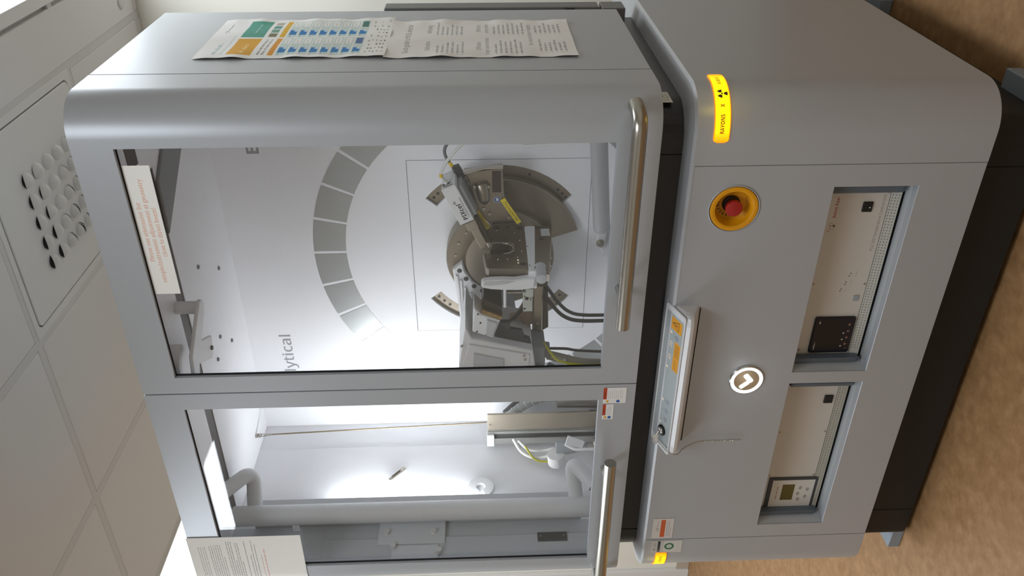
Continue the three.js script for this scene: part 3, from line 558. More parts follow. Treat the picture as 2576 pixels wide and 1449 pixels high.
{
  const t = gonio;
  const z = -0.56;
  const arm = part('tube_arm', plate([[-0.024, 1.258], [-0.001, 1.229], [-0.032, 1.222], [-0.069, 1.2], [-0.094, 1.168], [-0.118, 1.164], [-0.134, 1.184], [-0.154, 1.208], [-0.194, 1.224], [-0.225, 1.232], [-0.215, 1.239], [-0.116, 1.248]].reverse(), z - 0.05, z, 0.004), M.castWhite, t);
  for (const [x, y] of [[-0.029, 1.238], [-0.057, 1.22], [-0.082, 1.197], [-0.098, 1.1735]]) part('bolt_hole', lathe([[0.0072, 0], [0.0068, 0.001], [0, 0.0006]], [x, y, z], [0, 0, 1], 18), M.darkGrey, arm);
  for (const p of [[[-0.045, 1.245], [-0.21, 1.2365]], [[-0.06, 1.234], [-0.2, 1.2325]], [[-0.085, 1.222], [-0.15, 1.214]], [[-0.105, 1.208], [-0.145, 1.206]]]) part('rib', tube([[p[0][0], p[0][1], z], [(p[0][0] + p[1][0]) / 2, (p[0][1] + p[1][1]) / 2 - 0.001, z + 0.001], [p[1][0], p[1][1], z]], 0.0045, 12, 10), M.castWhite, arm);
  const lower = part('arm_web', plate([[-0.089, 1.183], [-0.101, 1.12], [-0.109, 1.084], [-0.201, 1.072], [-0.2, 1.117], [-0.145, 1.137], [-0.121, 1.164]].reverse(), z - 0.045, z - 0.004, 0.003), M.greyMid, t);  // lower part of the arm, its shade put into the darker grey
  part('bolt_hole', lathe([[0.0072, 0], [0.0068, 0.001], [0, 0.0006]], [-0.106, 1.135, z - 0.004], [0, 0, 1], 18), M.black, lower);
}
{
  const t = thing('x_ray_tube_housing', 'light grey X-ray tube housing at the lower left of the right window', 'instrument');
  const z = -0.33;
  const h = part('housing', [plate([[-0.065, 1.221], [-0.105, 1.204], [-0.149, 1.039], [-0.217, 1.03], [-0.3, 1.05], [-0.29, 1.242], [-0.2, 1.242]].reverse(), z - 0.2, z, 0.003)], M.castWhite, t);
  part('front_cover', plate([[-0.122, 1.212], [-0.16, 1.047], [-0.216, 1.05], [-0.28, 1.066], [-0.27, 1.236], [-0.204, 1.236]].reverse(), z, z + 0.004, 0.002), M.castWhite, h);
  part('raised_panel', plate([[-0.15, 1.2], [-0.172, 1.118], [-0.235, 1.118], [-0.235, 1.205]].reverse(), z + 0.004, z + 0.007, 0.0015), M.greyTube, h);
  for (const [x, y] of [[-0.163, 1.063], [-0.176, 1.06], [-0.126, 1.232]]) part('screw', cyl([x, y, z + 0.003], [x, y, z + 0.007], 0.004, 0.0034, 12), M.steel, h);
  part('cable_gland', [plate([[-0.152, 1.041], [-0.158, 1.002], [-0.242, 1.003], [-0.241, 1.04]].reverse(), -0.44, -0.35, 0.004), cyl([-0.19, 1.01, -0.39], [-0.192, 0.99, -0.39], 0.024, 0.022, 28)], M.greyMid, t);
  part('shutter_bellows', plate([[-0.074, 1.127], [-0.075, 1.102], [-0.098, 1.099], [-0.105, 1.067], [-0.126, 1.06], [-0.132, 1.046], [-0.15, 1.041], [-0.157, 1.029], [-0.204, 1.038], [-0.169, 1.206], [-0.146, 1.202], [-0.13, 1.146]].reverse(), -0.376, -0.36, 0.002), M.darkGrey, t);
  base(t, -0.18, 0.99, -0.43);
}
{
  const t = thing('beam_optics', 'white boxy beam optics with a bronze end mounted on the X-ray tube', 'instrument');
  const z = -0.325;
  const b = part('body', plate([[-0.002, 1.196], [-0.025, 1.177], [-0.046, 1.128], [-0.101, 1.147], [-0.079, 1.202]].reverse(), -0.4, z, 0.003), M.castWhite, t);
  part('cover', plate([[-0.037, 1.163], [-0.049, 1.134], [-0.095, 1.149], [-0.085, 1.168]].reverse(), z, z + 0.006, 0.003), M.greyTube, b);
  part('end_block', plate([[-0.012, 1.175], [-0.036, 1.121], [-0.05, 1.127], [-0.029, 1.178]].reverse(), -0.395, z - 0.006, 0.002), M.brass, t);
  part('divergence_block', plate([[0.011, 1.17], [-0.015, 1.122], [-0.037, 1.122], [-0.013, 1.175]].reverse(), -0.45, -0.345, 0.003), M.bronzeDark, t);
  for (const [x, y] of [[-0.022, 1.186], [-0.05, 1.18], [-0.078, 1.19], [-0.088, 1.165]]) part('screw', cyl([x, y, z - 0.001], [x, y, z + 0.002], 0.0026, 0.0022, 10), M.black, b);
  for (const [x, y] of [[-0.022, 1.166], [-0.03, 1.146], [-0.036, 1.133]]) part('set_screw', cyl([x, y, z - 0.008], [x, y, z - 0.003], 0.004, 0.003, 12), M.brass, t);
  base(t, -0.05, 1.12, -0.37);
}
// ------------------------------------------------------------------ detector side
{
  const t = gonio;
  const z = -0.5;
  const a = part('detector_arm', plate([[0.305, 1.215], [0.318, 1.115], [0.23, 1.11], [0.148, 1.069], [0.144, 1.147], [0.182, 1.178], [0.287, 1.206]].reverse(), -0.53, z, 0.003), M.bronze, t);
  part('pocket_shade', bx(0.247, 0.3085, 1.1185, 1.142, z - 0.002, z + 0.0012, 0.0008), std(0x3a2f2a, 0.45, 0.5), a);  // raised plate, shade of the pocket put into its dark brown
  part('top_rim', plate([[0.309, 1.218], [0.3215, 1.165], [0.3225, 1.113], [0.316, 1.113], [0.315, 1.163], [0.3, 1.213]].reverse(), -0.51, z + 0.008, 0.002), M.steel, a);
  const bul = lathe([[0, 0.062], [0.007, 0.06], [0.013, 0.053], [0.0165, 0.042], [0.0175, 0.0], [0, 0]], [0.276, 1.171, z + 0.004], [-0.99, -0.16, 0], 30); part('rounded_boss', bul, M.bronze, a);
  part('slide_bar', bx(0.262, 0.272, 1.148, 1.194, z, z + 0.012, 0.003), M.steel, a);
  part('belt_edge', plate([[0.149, 1.142], [0.158, 1.142], [0.159, 1.082], [0.15, 1.077]], z, z + 0.012, 0.002), M.bronzeDark, a);
  for (const [x, y] of [[0.172, 1.098], [0.236, 1.117], [0.2, 1.165], [0.185, 1.15]]) part('screw', cyl([x, y, z], [x, y, z + 0.004], 0.0055, 0.0045, 14), M.steel, a);
  const strip = (s) => print(512, 96, (g, w, h) => { fill(g, '#e6cf1c', 0, 0, w, h); words(g, s, 256, 50, '74px sans-serif', '#57500e', 'center'); });
  const lab = (name, s, len, h, x, y, ang, zz) => { const q = part(name, new THREE.BoxGeometry(len, h, 0.001), std(0xffffff, 0.5, 0, { map: strip(s) }), a); q.position.set(x, y, zz); q.rotation.z = R(ang); };
  lab('beam_label', 'BEAMPATH2', 0.084, 0.0135, 0.198, 1.0935, 32, z + 0.014); lab('beam_label', 'BEAMPATH1', 0.06, 0.0125, 0.168, 1.169, 30, z + 0.006);
  const blue = print(128, 128, (g, w, h) => { fill(g, '#2c4a86', 0, 0, w, h); g.strokeStyle = '#dfe6f2'; g.lineWidth = 6; g.beginPath(); g.arc(64, 64, 58, 0, 7); g.stroke(); g.fillStyle = '#e8edf5'; g.beginPath(); g.moveTo(30, 84); g.lineTo(48, 40); g.lineTo(66, 54); g.lineTo(92, 34); g.lineTo(98, 64); g.lineTo(80, 92); g.closePath(); g.fill(); });
  part('glove_sticker', new THREE.CircleGeometry(0.009, 28).translate(0.226, 1.1295, z + 0.0012), std(0xffffff, 0.5, 0, { map: blue }), a);
  base(gonio, 0, GY, -0.629);
}
{
  const t = thing('x_ray_detector', 'white box detector with black lettering, set at an angle right of the disc', 'instrument');
  const D = new THREE.Group(); const ang = R(24.5);
  const M4 = new THREE.Matrix4().makeRotationZ(ang).setPosition(0.2455, 1.2322, -0.43);
  const ap = (g) => (Array.isArray(g) ? join(g) : g).applyMatrix4(M4);
  const h = part('housing', ap(bx(-0.0555, 0.0555, -0.0195, 0.0195, -0.1, 0, 0.0015)), M.castWhite, t);
  part('side_cover', ap(bx(-0.05, 0.043, -0.031, -0.0197, -0.1, -0.012, 0.002)), M.greyPaint, t);
  part('lower_cap', ap(bx(-0.0605, -0.0557, -0.0165, 0.0165, -0.09, -0.006, 0.001)), M.darkGrey, t);
  part('beam_tunnel', ap([bx(-0.092, -0.0605, -0.0165, 0.012, -0.075, -0.02, 0.002), bx(-0.155, -0.09, -0.0135, 0.0075, -0.06, -0.024, 0.0015)]), M.beige, t);
  part('tunnel_side', ap(bx(-0.15, -0.065, -0.024, -0.0165, -0.055, -0.03, 0.001)), M.bronzeDark, t);
  part('clamp_knob', ap([cyl([-0.148, -0.0155, -0.02], [-0.148, -0.0155, -0.04], 0.0065, 0.0065, 18), cyl([-0.156, -0.0185, -0.02], [-0.142, -0.0185, -0.02], 0.005, 0.004, 14)]), M.steel, t);
  part('socket', ap([bx(0.0553, 0.0561, -0.013, 0.011, -0.012, -0.009, 0), bx(0.0553, 0.0561, -0.006, 0.006, -0.03, -0.02, 0), bx(0.0553, 0.0561, 0.009, 0.016, -0.034, -0.018, 0)]), M.black, h);
  const l1 = letters('PIXcel', 0.0165, 0.0004, true); { const k = 0.049 / l1.boundingBox.max.x; l1.scale(k, k * 1.0, 1); } l1.translate(-0.0475, -0.008, 0.0001); part('lettering', ap(l1), std(0x35373a, 0.6), h);
  const l2 = letters('3D', 0.0058, 0.0004); l2.translate(0.0035, 0.002, 0.0001); part('lettering', ap(l2), std(0x35373a, 0.6), h);
  const l3 = letters('A Medipix2 collaboration', 0.0042, 0.0004); { const k = 0.062 / l3.boundingBox.max.x; l3.scale(k, 1, 1); } l3.translate(-0.043, -0.0145, 0.0001); part('lettering', ap(l3), std(0x8a8c90, 0.6), h);
  base(t, 0.2455, 1.2322, -0.48);
}
single('detector_cable', [tube([[0.303, 1.262, -0.448], [0.318, 1.273, -0.45], [0.333, 1.27, -0.45], [0.357, 1.258, -0.45], [0.381, 1.239, -0.45], [0.405, 1.213, -0.455], [0.44, 1.17, -0.46], [0.5, 1.11, -0.5]], 0.0042), bx(0.2995, 0.3075, 1.257, 1.268, -0.456, -0.44, 0.002)], M.whiteCable, 'white network cable curving from the top of the detector to the right', 'cable');
{
  const c = thing('detector_cable', 'dark grey cable with a black plug at the top of the detector', 'cable');
  part('cord', tube([[0.302, 1.237, -0.5], [0.318, 1.246, -0.515], [0.331, 1.256, -0.52], [0.345, 1.2625, -0.52], [0.36, 1.264, -0.52], [0.377, 1.256, -0.52], [0.4, 1.23, -0.52], [0.45, 1.18, -0.54]], 0.0042), std(0x6f7275, 0.5), c);
  part('plug', plate([[0.318, 1.243], [0.323, 1.229], [0.292, 1.212], [0.285, 1.226]].reverse(), -0.522, -0.496, 0.003), std(0x33363b, 0.5), c);
  base(c, 0.3, 1.23, -0.51);
}
for (const [c, p, r] of [['yellow cable marker on the white detector cable', [0.3155, 1.2722, -0.4499, 0.3255, 1.2727, -0.45], 0.0047], ['yellow cable marker on the dark detector cable', [0.316, 1.2448, -0.513, 0.326, 1.2525, -0.5185], 0.0046]]) single('cable_marker', cyl([p[0], p[1], p[2]], [p[3], p[4], p[5]], r, r, 16), std(0xe8c70f, 0.5), c, 'cable marker');

// ------------------------------------------------------------------ sample stage
{
  const t = thing('sample_stage', 'bronze sample stage block with a white band across it, in front of the goniometer disc', 'instrument');
  const notch = new THREE.Path(); // slot seen in the right face, open at the top
  const prof = [[-0.585, 1.18], [-0.492, 1.177], [-0.49, 1.098], [-0.4855, 1.0905], [-0.478, 1.0865], [-0.448, 1.0855], [-0.437, 1.09], [-0.432, 1.098], [-0.431, 1.17], [-0.364, 1.163], [-0.352, 1.155], [-0.345, 1.06], [-0.322, 1.0], [-0.585, 0.972]];
  const b = part('block', plateX(prof, 0.075, 0.1, 0.0025), M.bronze, t);
  part('front_plate', plate([[0.05, 1.165], [0.078, 1.163], [0.079, 1.045], [0.05, 1.045]].reverse(), -0.36, -0.346, 0.003), M.bronze, t);
  part('inner_block', bx(0.03, 0.074, 1.0, 1.15, -0.55, -0.37, 0.003), M.bronzeDark, t);
  part('arch', [new THREE.TorusGeometry(0.029, 0.003, 8, 24, Math.PI).rotateZ(Math.PI).rotateY(Math.PI / 2).translate(0.098, 1.115, -0.4605)], M.steel, b);
  part('white_band', [plateX([[-0.588, 1.0515], [-0.346, 1.0525], [-0.3385, 1.0365], [-0.588, 1.0215]], 0.1, 0.104, 0.001), bx(0.05, 0.104, 1.031, 1.0535, -0.345, -0.33, 0.003)], M.white, t);
  for (const [y, z] of [[1.05, -0.575], [1.024, -0.576], [1.05, -0.46], [1.028, -0.45], [1.05, -0.36], [1.036, -0.352]]) part('slot_screw', cyl([0.1035, y - 0.001, z], [0.1045, y - 0.001, z], 0.0022, 0.002, 8), M.darkGrey, t);
  for (const [y, z, r] of [[1.13, -0.56, 0.0022], [1.105, -0.55, 0.0022], [1.08, -0.545, 0.0022], [1.068, -0.5, 0.0022], [1.066, -0.44, 0.0022], [1.13, -0.4, 0.0024], [1.105, -0.4, 0.0024], [1.078, -0.41, 0.0022], [1.077, -0.395, 0.0038], [1.077, -0.38, 0.0038], [0.99, -0.4, 0.0025], [0.995, -0.36, 0.0025]]) part('screw', cyl([0.0995, y, z], [0.1025, y, z], r, r * 0.7, 10), M.chrome, b);
  for (const [y, z, w] of [[1.066, -0.573, 0.0105], [1.066, -0.374, 0.0105], [1.012, -0.575, 0.01], [1.008, -0.507, 0.008], [1.132, -0.572, 0.0095], [1.098, -0.576, 0.0055]]) part('oval_hole', new THREE.CylinderGeometry(w, w, 0.001, 20).scale(1, 1, 0.6).rotateZ(Math.PI / 2).translate(0.1003, y, z), M.black, b);
  part('label', bx(0.1, 0.1008, 0.983, 1.007, -0.565, -0.525, 0), std(0xffffff, 0.6, 0, { map: print(128, 96, (g, w, h) => { fill(g, '#cfd2d2', 0, 0, w, h); for (const x of [30, 48, 62]) scribble(g, 12, x, 70, 7, '#8f9496'); }) }), b);
  const knob = part('knob', [lathe([[0.0, 0.062], [0.0125, 0.061], [0.0138, 0.058], [0.0138, 0.006], [0.016, 0.0]], [0.098, 1.022, -0.358], [0, 0, 1], 32)], M.greyTube, t);
  // curved white guard in front of the stage
  const guard = plate([[0.06, 1.172], [0.066, 1.176], [0.074, 1.176], [0.08, 1.171], [0.083, 1.15], [0.084, 1.12], [0.082, 1.09], [0.087, 1.055], [0.086, 1.036], [0.06, 1.038], [0.054, 1.05], [0.051, 1.08], [0.052, 1.115], [0.055, 1.15]], -0.344, -0.322, 0.003);
  part('guard', guard, M.castWhite, t);
  part('guard_inner', plate([[0.07, 1.17], [0.079, 1.166], [0.081, 1.12], [0.079, 1.09], [0.072, 1.11], [0.068, 1.15]].reverse(), -0.322, -0.3205, 0.0005), M.greyTube, t);
  part('slide_plate', plate([[0.059, 1.081], [0.062, 1.04], [0.021, 1.039], [0.019, 1.057], [0.034, 1.071]], -0.372, -0.35, 0.002), M.greyTube, t);
  const s2 = part('slide_block', [plate([[0.038, 1.067], [0.036, 1.042], [-0.023, 1.041], [-0.023, 1.066]], -0.36, -0.333, 0.002), bx(0.028, 0.052, 1.04, 1.059, -0.345, -0.325, 0.002)], std(0xb9bcb2, 0.5), t);
  for (const [x, y, r] of [[0.019, 1.057, 0.0052], [0.026, 1.063, 0.002], [0.02, 1.047, 0.0018], [0.014, 1.047, 0.0018], [-0.013, 1.0625, 0.003], [0.044, 1.066, 0.003]]) part('hole', cyl([x, y, -0.3335], [x, y, -0.3325], r, r, 14), M.black, s2);
  part('guide_rod', cyl([0.055, 1.1144, -0.333], [-0.006, 1.1146, -0.333], 0.0042, 0.0038, 16), M.castWhite, t);
  part('cross_bar', cyl([0.022, 1.108, -0.36], [0.021, 1.068, -0.36], 0.0035, 0.0035, 12), M.steel, t);
  part('column', plate([[0.0, 1.034], [0.0, 1.006], [-0.162, 1.006], [-0.166, 1.012], [-0.166, 1.033]].reverse(), -0.46, -0.43, 0.003), M.bronze, t);
  part('column_side', plate([[-0.03, 1.006], [-0.03, 0.992], [-0.15, 0.988], [-0.162, 1.006]].reverse(), -0.5, -0.44, 0.002), M.bronzeDark, t);
  const cb = part('cradle_bracket', plate([[-0.118, 1.097], [-0.113, 1.078], [-0.06, 1.05], [-0.05, 1.027], [-0.097, 1.027], [-0.147, 1.026], [-0.143, 1.06], [-0.134, 1.064], [-0.13, 1.091]], -0.47, -0.45, 0.002), std(0xb8a18c, 0.4, 0.7), t);
  for (const [x, y] of [[-0.126, 1.074], [-0.128, 1.019], [-0.147, 1.018]]) part('screw', cyl([x, y, y > 1.05 ? -0.45 : -0.43], [x, y, y > 1.05 ? -0.446 : -0.426], 0.005, 0.004, 14), M.steel, cb);
  part('wire_frame', [tube([[0.098, 1.164, -0.43], [0.098, 1.146, -0.43], [0.078, 1.15, -0.43], [0.078, 1.168, -0.43], [0.097, 1.164, -0.43]], 0.0016, 40, 8, 0.05)], M.bronzeDark, t);
  base(t, 0.05, 0.97, -0.46);
}
// ------------------------------------------------------------------ cables in the right window
single('stage_cable', [tube([[0.02, 1.03, -0.46], [-0.03, 1.005, -0.44], [-0.075, 0.975, -0.43], [-0.11, 0.94, -0.43], [-0.13, 0.89, -0.44], [-0.137, 0.775, -0.45]], 0.0055), tube([[0.02, 1.03, -0.47], [-0.02, 0.995, -0.45], [-0.066, 0.962, -0.44], [-0.098, 0.93, -0.44], [-0.117, 0.885, -0.45], [-0.122, 0.775, -0.455]], 0.005)], M.blackCable, 'pair of black cables running down from the sample stage to the cabinet floor', 'cable');
single('optics_cable', tube([[-0.12, 1.1, -0.43], [-0.1, 1.083, -0.425], [-0.075, 1.066, -0.42], [-0.045, 1.05, -0.42], [-0.01, 1.035, -0.43]], 0.0048), M.blackCable, 'short black cable bridging the optics and the bronze stage column', 'cable');
single('earth_wire', tube([[-0.16, 1.006, -0.38], [-0.163, 0.992, -0.345], [-0.182, 0.972, -0.33], [-0.19, 0.945, -0.325], [-0.197, 0.91, -0.325], [-0.204, 0.88, -0.33], [-0.21, 0.775, -0.34]], 0.0035), M.greenYellow, 'green and yellow earth wire looping under the X-ray tube housing', 'cable');
{
  const c = thing('hose_bundle', 'bundle of grey hoses under the X-ray tube housing', 'cable');
  part('hose', tube([[-0.217, 0.992, -0.4], [-0.220, 0.96, -0.39], [-0.222, 0.92, -0.375], [-0.227, 0.88, -0.37], [-0.232, 0.775, -0.37]], 0.0135, 40, 16), std(0x8a8779, 0.45), c);
  part('hose', tube([[-0.242, 0.992, -0.38], [-0.247, 0.96, -0.36], [-0.252, 0.92, -0.345], [-0.254, 0.88, -0.34], [-0.257, 0.775, -0.34]], 0.012, 40, 16), std(0xa3a5a6, 0.45), c);
  part('hose', tube([[-0.257, 0.992, -0.4], [-0.267, 0.95, -0.38], [-0.274, 0.9, -0.36], [-0.278, 0.775, -0.35]], 0.01, 40, 14), M.whiteCable, c);
  part('cord', tube([[-0.202, 0.995, -0.41], [-0.203, 0.965, -0.41], [-0.205, 0.935, -0.41], [-0.212, 0.9, -0.41], [-0.222, 0.775, -0.41]], 0.004), M.blackCable, c);
  part('cable_tie', [cyl([-0.227, 0.948, -0.36], [-0.227, 0.944, -0.36], 0.02, 0.02, 20), bx(-0.232, -0.224, 0.938, 0.95, -0.342, -0.333, 0.002)], M.offwhite, c);
  base(c, -0.2, 0.853, -0.37);
}
single('cable_loop', [tube([[0.475, 1.17, -0.5], [0.396, 1.1, -0.52], [0.369, 1.06, -0.525], [0.3685, 1.03, -0.525], [0.375, 0.98, -0.525], [0.42, 0.93, -0.53]], 0.0045), tube([[0.48, 1.16, -0.5], [0.405, 1.09, -0.53], [0.377, 1.05, -0.535], [0.376, 1.02, -0.535], [0.385, 0.97, -0.535], [0.43, 0.93, -0.53]], 0.0045)], M.whiteCable, 'white cable loop peeking past the right edge of the right window', 'cable');
{
  const t = thing('door_strut', 'thick pale grey tube lying across the bottom right of the right window', 'tube');
  part('cylinder', [cyl([0.65, 0.913, -0.3], [0.242, 0.8775, -0.3], 0.0208, 0.0208, 36), lathe([[0.0208, 0], [0.019, 0.006], [0.008, 0.008], [0, 0.008]], [0.242, 0.8775, -0.3], [-0.9962, -0.0867, 0], 36)], std(0xa4a8aa, 0.45), t);
  const lug = part('lug', plate([[0.238, 0.887], [0.205, 0.888], [0.192, 0.884], [0.184, 0.876], [0.19, 0.867], [0.238, 0.864]], -0.304, -0.294, 0.003), M.greyTube, t);
  part('bolt', [cyl([0.2035, 0.8795, -0.295], [0.2035, 0.8795, -0.283], 0.0075, 0.007, 8), cyl([0.2035, 0.8795, -0.295], [0.2035, 0.8795, -0.291], 0.01, 0.01, 20)], M.steel, lug);
  part('lug_bracket', plate([[0.24, 0.868], [0.16, 0.872], [0.16, 0.853], [0.24, 0.853]].reverse(), -0.315, -0.305, 0.002), M.greyTube, t);
  base(t, 0.44, 0.853, -0.3);
}
// ------------------------------------------------------------------ left window
{
  const t = thing('guide_tube', 'long upright grey tube with bent ends in the left window', 'tube');
  part('main_tube', cyl([-0.589, 1.885, -0.172], [-0.589, 0.875, -0.172], 0.0285, 0.0285, 36), std(0xdde0e2, 0.42), t);
  part('upper_elbow', pipe([[-0.487, 1.896, -0.165], [-0.497, 1.835, -0.262], [-0.589, 1.832, -0.2]], 0.021, 0.05, 20), std(0xdde0e2, 0.42), t);
  part('lower_elbow', pipe([[-0.5, 0.872, -0.165], [-0.468, 0.93, -0.238], [-0.589, 0.915, -0.2]], 0.021, 0.045, 20), std(0xdde0e2, 0.42), t);
  part('tube_bore', cyl([-0.5, 0.872, -0.165], [-0.501, 0.8705, -0.1632], 0.01, 0.01, 16), M.darkGrey, t);
  base(t, -0.589, 0.86, -0.172);
}
{
  const t = thing('counterweight', 'steel counterweight carriage on an aluminium rail at the left, hanging from a wire', 'machine part');
  part('steel_plate', bx(-0.585, -0.522, 0.8, 1.166, -0.508, -0.5, 0.002), M.beige, t);
  const r = part('rail', [bx(-0.644, -0.59, 0.8, 1.166, -0.53, -0.505, 0.002), bx(-0.644, -0.62, 0.8, 1.15, -0.505, -0.497, 0.001), bx(-0.604, -0.594, 0.8, 1.166, -0.505, -0.5, 0.001)], std(0xd2d2ce, 0.3, 0.9), t);
  part('rail_groove', bx(-0.6195, -0.6045, 0.8, 1.16, -0.5055, -0.5035, 0), M.darkGrey, r);
  part('end_block', bx(-0.645, -0.598, 1.145, 1.168, -0.506, -0.488, 0.002), M.castWhite, t);
  part('screw', cyl([-0.564, 1.158, -0.5], [-0.564, 1.158, -0.497], 0.0035, 0.003, 12), M.steel, t);
  part('cylinder', cyl([-0.5, 0.8, -0.545], [-0.5, 0.945, -0.545], 0.033, 0.03, 32), M.brushed, t);
  part('backing_plate', plate([[-0.552, 0.958], [-0.595, 0.958], [-0.606, 0.945], [-0.604, 0.915], [-0.588, 0.86], [-0.552, 0.86]], -0.408, -0.4, 0.002), M.greyPaint, t);
  base(t, -0.585, 0.858, -0.515);
}
{
  const t = thing('wire_rope', 'thin steel wire with a hooked end running down from the roof in the left window', 'wire');
  part('rope', cyl([-0.588, 1.86, -0.508], [-0.562, 1.168, -0.51], 0.0022, 0.0022, 10), M.wire, t);
  part('shackle', [new THREE.TorusGeometry(0.0075, 0.0018, 8, 18).scale(0.7, 1.4, 1).translate(-0.59, 1.876, -0.508), cyl([-0.5885, 1.872, -0.508], [-0.587, 1.845, -0.508], 0.004, 0.003, 10)], M.steel, t);
  part('eye_bolt', [cyl([-0.591, 1.8985, -0.508], [-0.591, 1.89, -0.508], 0.0075, 0.0065, 16), new THREE.TorusGeometry(0.006, 0.0018, 8, 16).rotateY(1.2).translate(-0.591, 1.885, -0.508)], M.steel, t);
  base(t, -0.575, 1.168, -0.51);
}
{
  const t = thing('energy_chain', 'clear ribbed hose curving in an arc behind the counterweight', 'hose');
  const pts = [[-0.6, 1.105, -0.575], [-0.562, 1.07, -0.575], [-0.53, 1.028, -0.575], [-0.514, 0.985, -0.575], [-0.511, 0.945, -0.575], [-0.514, 0.905, -0.575], [-0.522, 0.865, -0.575]];
  const curve = new THREE.CatmullRomCurve3(pts.map((p) => V(...p)));
  const prof = new THREE.TubeGeometry(curve, 60, 0.02, 14, false);
  part('hose', prof, std(0xb9bec0, 0.25), t);
  const black = tube(pts.map(([x, y, z]) => [x + 0.022, y + 0.004, z]), 0.008, 50, 12); part('inner_cord', black, M.darkGrey, t);
  for (let i = 1; i < 12; i++) { const p = curve.getPointAt(i / 12), q = curve.getTangentAt(i / 12); const g = new THREE.TorusGeometry(0.0205, 0.0013, 6, 20); g.applyQuaternion(new THREE.Quaternion().setFromUnitVectors(V(0, 0, 1), q)); part('ring', g.translate(p.x, p.y, p.z), M.paper, t); }
  base(t, -0.5, 1.0, -0.585);
}
single('side_cable', [tube([[-0.598, 1.085, -0.47], [-0.625, 1.06, -0.44], [-0.632, 1.02, -0.42], [-0.625, 0.97, -0.42], [-0.61, 0.93, -0.43]], 0.0055), tube([[-0.6, 1.07, -0.465], [-0.618, 1.04, -0.445], [-0.622, 1.0, -0.44], [-0.615, 0.96, -0.44]], 0.005), tube([[-0.56, 0.93, -0.4], [-0.568, 0.9, -0.385], [-0.565, 0.87, -0.38], [-0.555, 0.775, -0.37]], 0.005)], M.whiteCable, 'white cables bent beside the counterweight in the left window', 'cable');
single('earth_wire', tube([[-0.602, 1.05, -0.44], [-0.63, 1.02, -0.41], [-0.635, 0.98, -0.405], [-0.62, 0.95, -0.41]], 0.003), M.greenYellow, 'green and yellow wire under the counterweight cables', 'cable');
single('paper_roll', [lathe([[0, 0], [0.026, 0], [0.027, 0.002], [0.027, 0.036], [0.026, 0.038], [0, 0.038]], [-0.6, 0.957, -0.4], [-1, -0.12, 0], 28)], M.paper, 'white roll beside the bent end of the long grey tube', 'roll');
single('paper_tag', plate([[-0.503, 0.925], [-0.53, 0.872], [-0.556, 0.88], [-0.54, 0.932]].reverse(), -0.378, -0.374, 0.001), M.tape, 'small crumpled white tag below the white roll in the left window', 'paper');
{
  const t = thing('wall_clip', 'small grey metal clip screwed slantwise on the left inner wall', 'clip');
  const g = [new RoundedBoxGeometry(0.006, 0.012, 0.068, 2, 0.0025), new THREE.CylinderGeometry(0.005, 0.005, 0.009, 14).rotateZ(Math.PI / 2).translate(0.001, 0, -0.022)];
  const m = part('clip', join(g), M.steel, t); m.rotation.x = R(-40); m.position.set(-0.6545, 1.448, -0.388);
  const m2 = part('spring', new RoundedBoxGeometry(0.004, 0.006, 0.035, 1, 0.0015), M.bronzeDark, t); m2.rotation.x = R(-40); m2.position.set(-0.6505, 1.451, -0.384);
  base(t, -0.656, 1.448, -0.388);
}
single('tube_clamp', [plateX([...sector(-0.322, 1.19, 0.013, 0.04, 20, 340, 32).map(([z, y]) => [z - 0.0, y])], -0.659, -0.652, 0.001)], M.castWhite, 'round white clamp on the left inner wall beside the baffle', 'bracket');
{
  const t = thing('door_lever', 'white folding lever arm under the cabinet roof, upper left of the right window', 'lever');
  part('pivot_post', cyl([0.113, 1.899, -0.178], [0.117, 1.845, -0.172], 0.0155, 0.0155, 28), M.castWhite, t);
  part('arm', plateY([[0.128, -0.187], [0.137, -0.176], [0.137, -0.162], [0.06, -0.052], [-0.02, 0.0 - 0.03], [-0.045, -0.042], [0.02, -0.083], [0.1, -0.18], [0.115, -0.19]].reverse(), 1.836, 1.845, 0.002), M.castWhite, t);
  part('curved_bracket', plateY([...sector(0, 0, 0.035, 0.05, 10, 150, 16).map(([x, z]) => [0.02 + x, -0.1 + z * 1.2])].reverse(), 1.868, 1.899, 0.001), M.castWhite, t);
  const tab = part('tab', plateY([[0.052, -0.12], [0.005, -0.215], [-0.04, -0.205], [-0.045, -0.19], [0.0, -0.105]], 1.846, 1.856, 0.002), M.castWhite, t);
  part('screw', cyl([-0.018, 1.846, -0.195], [-0.018, 1.842, -0.195], 0.006, 0.005, 14), M.darkGrey, tab);
  base(t, 0.06, 1.836, -0.1);
}
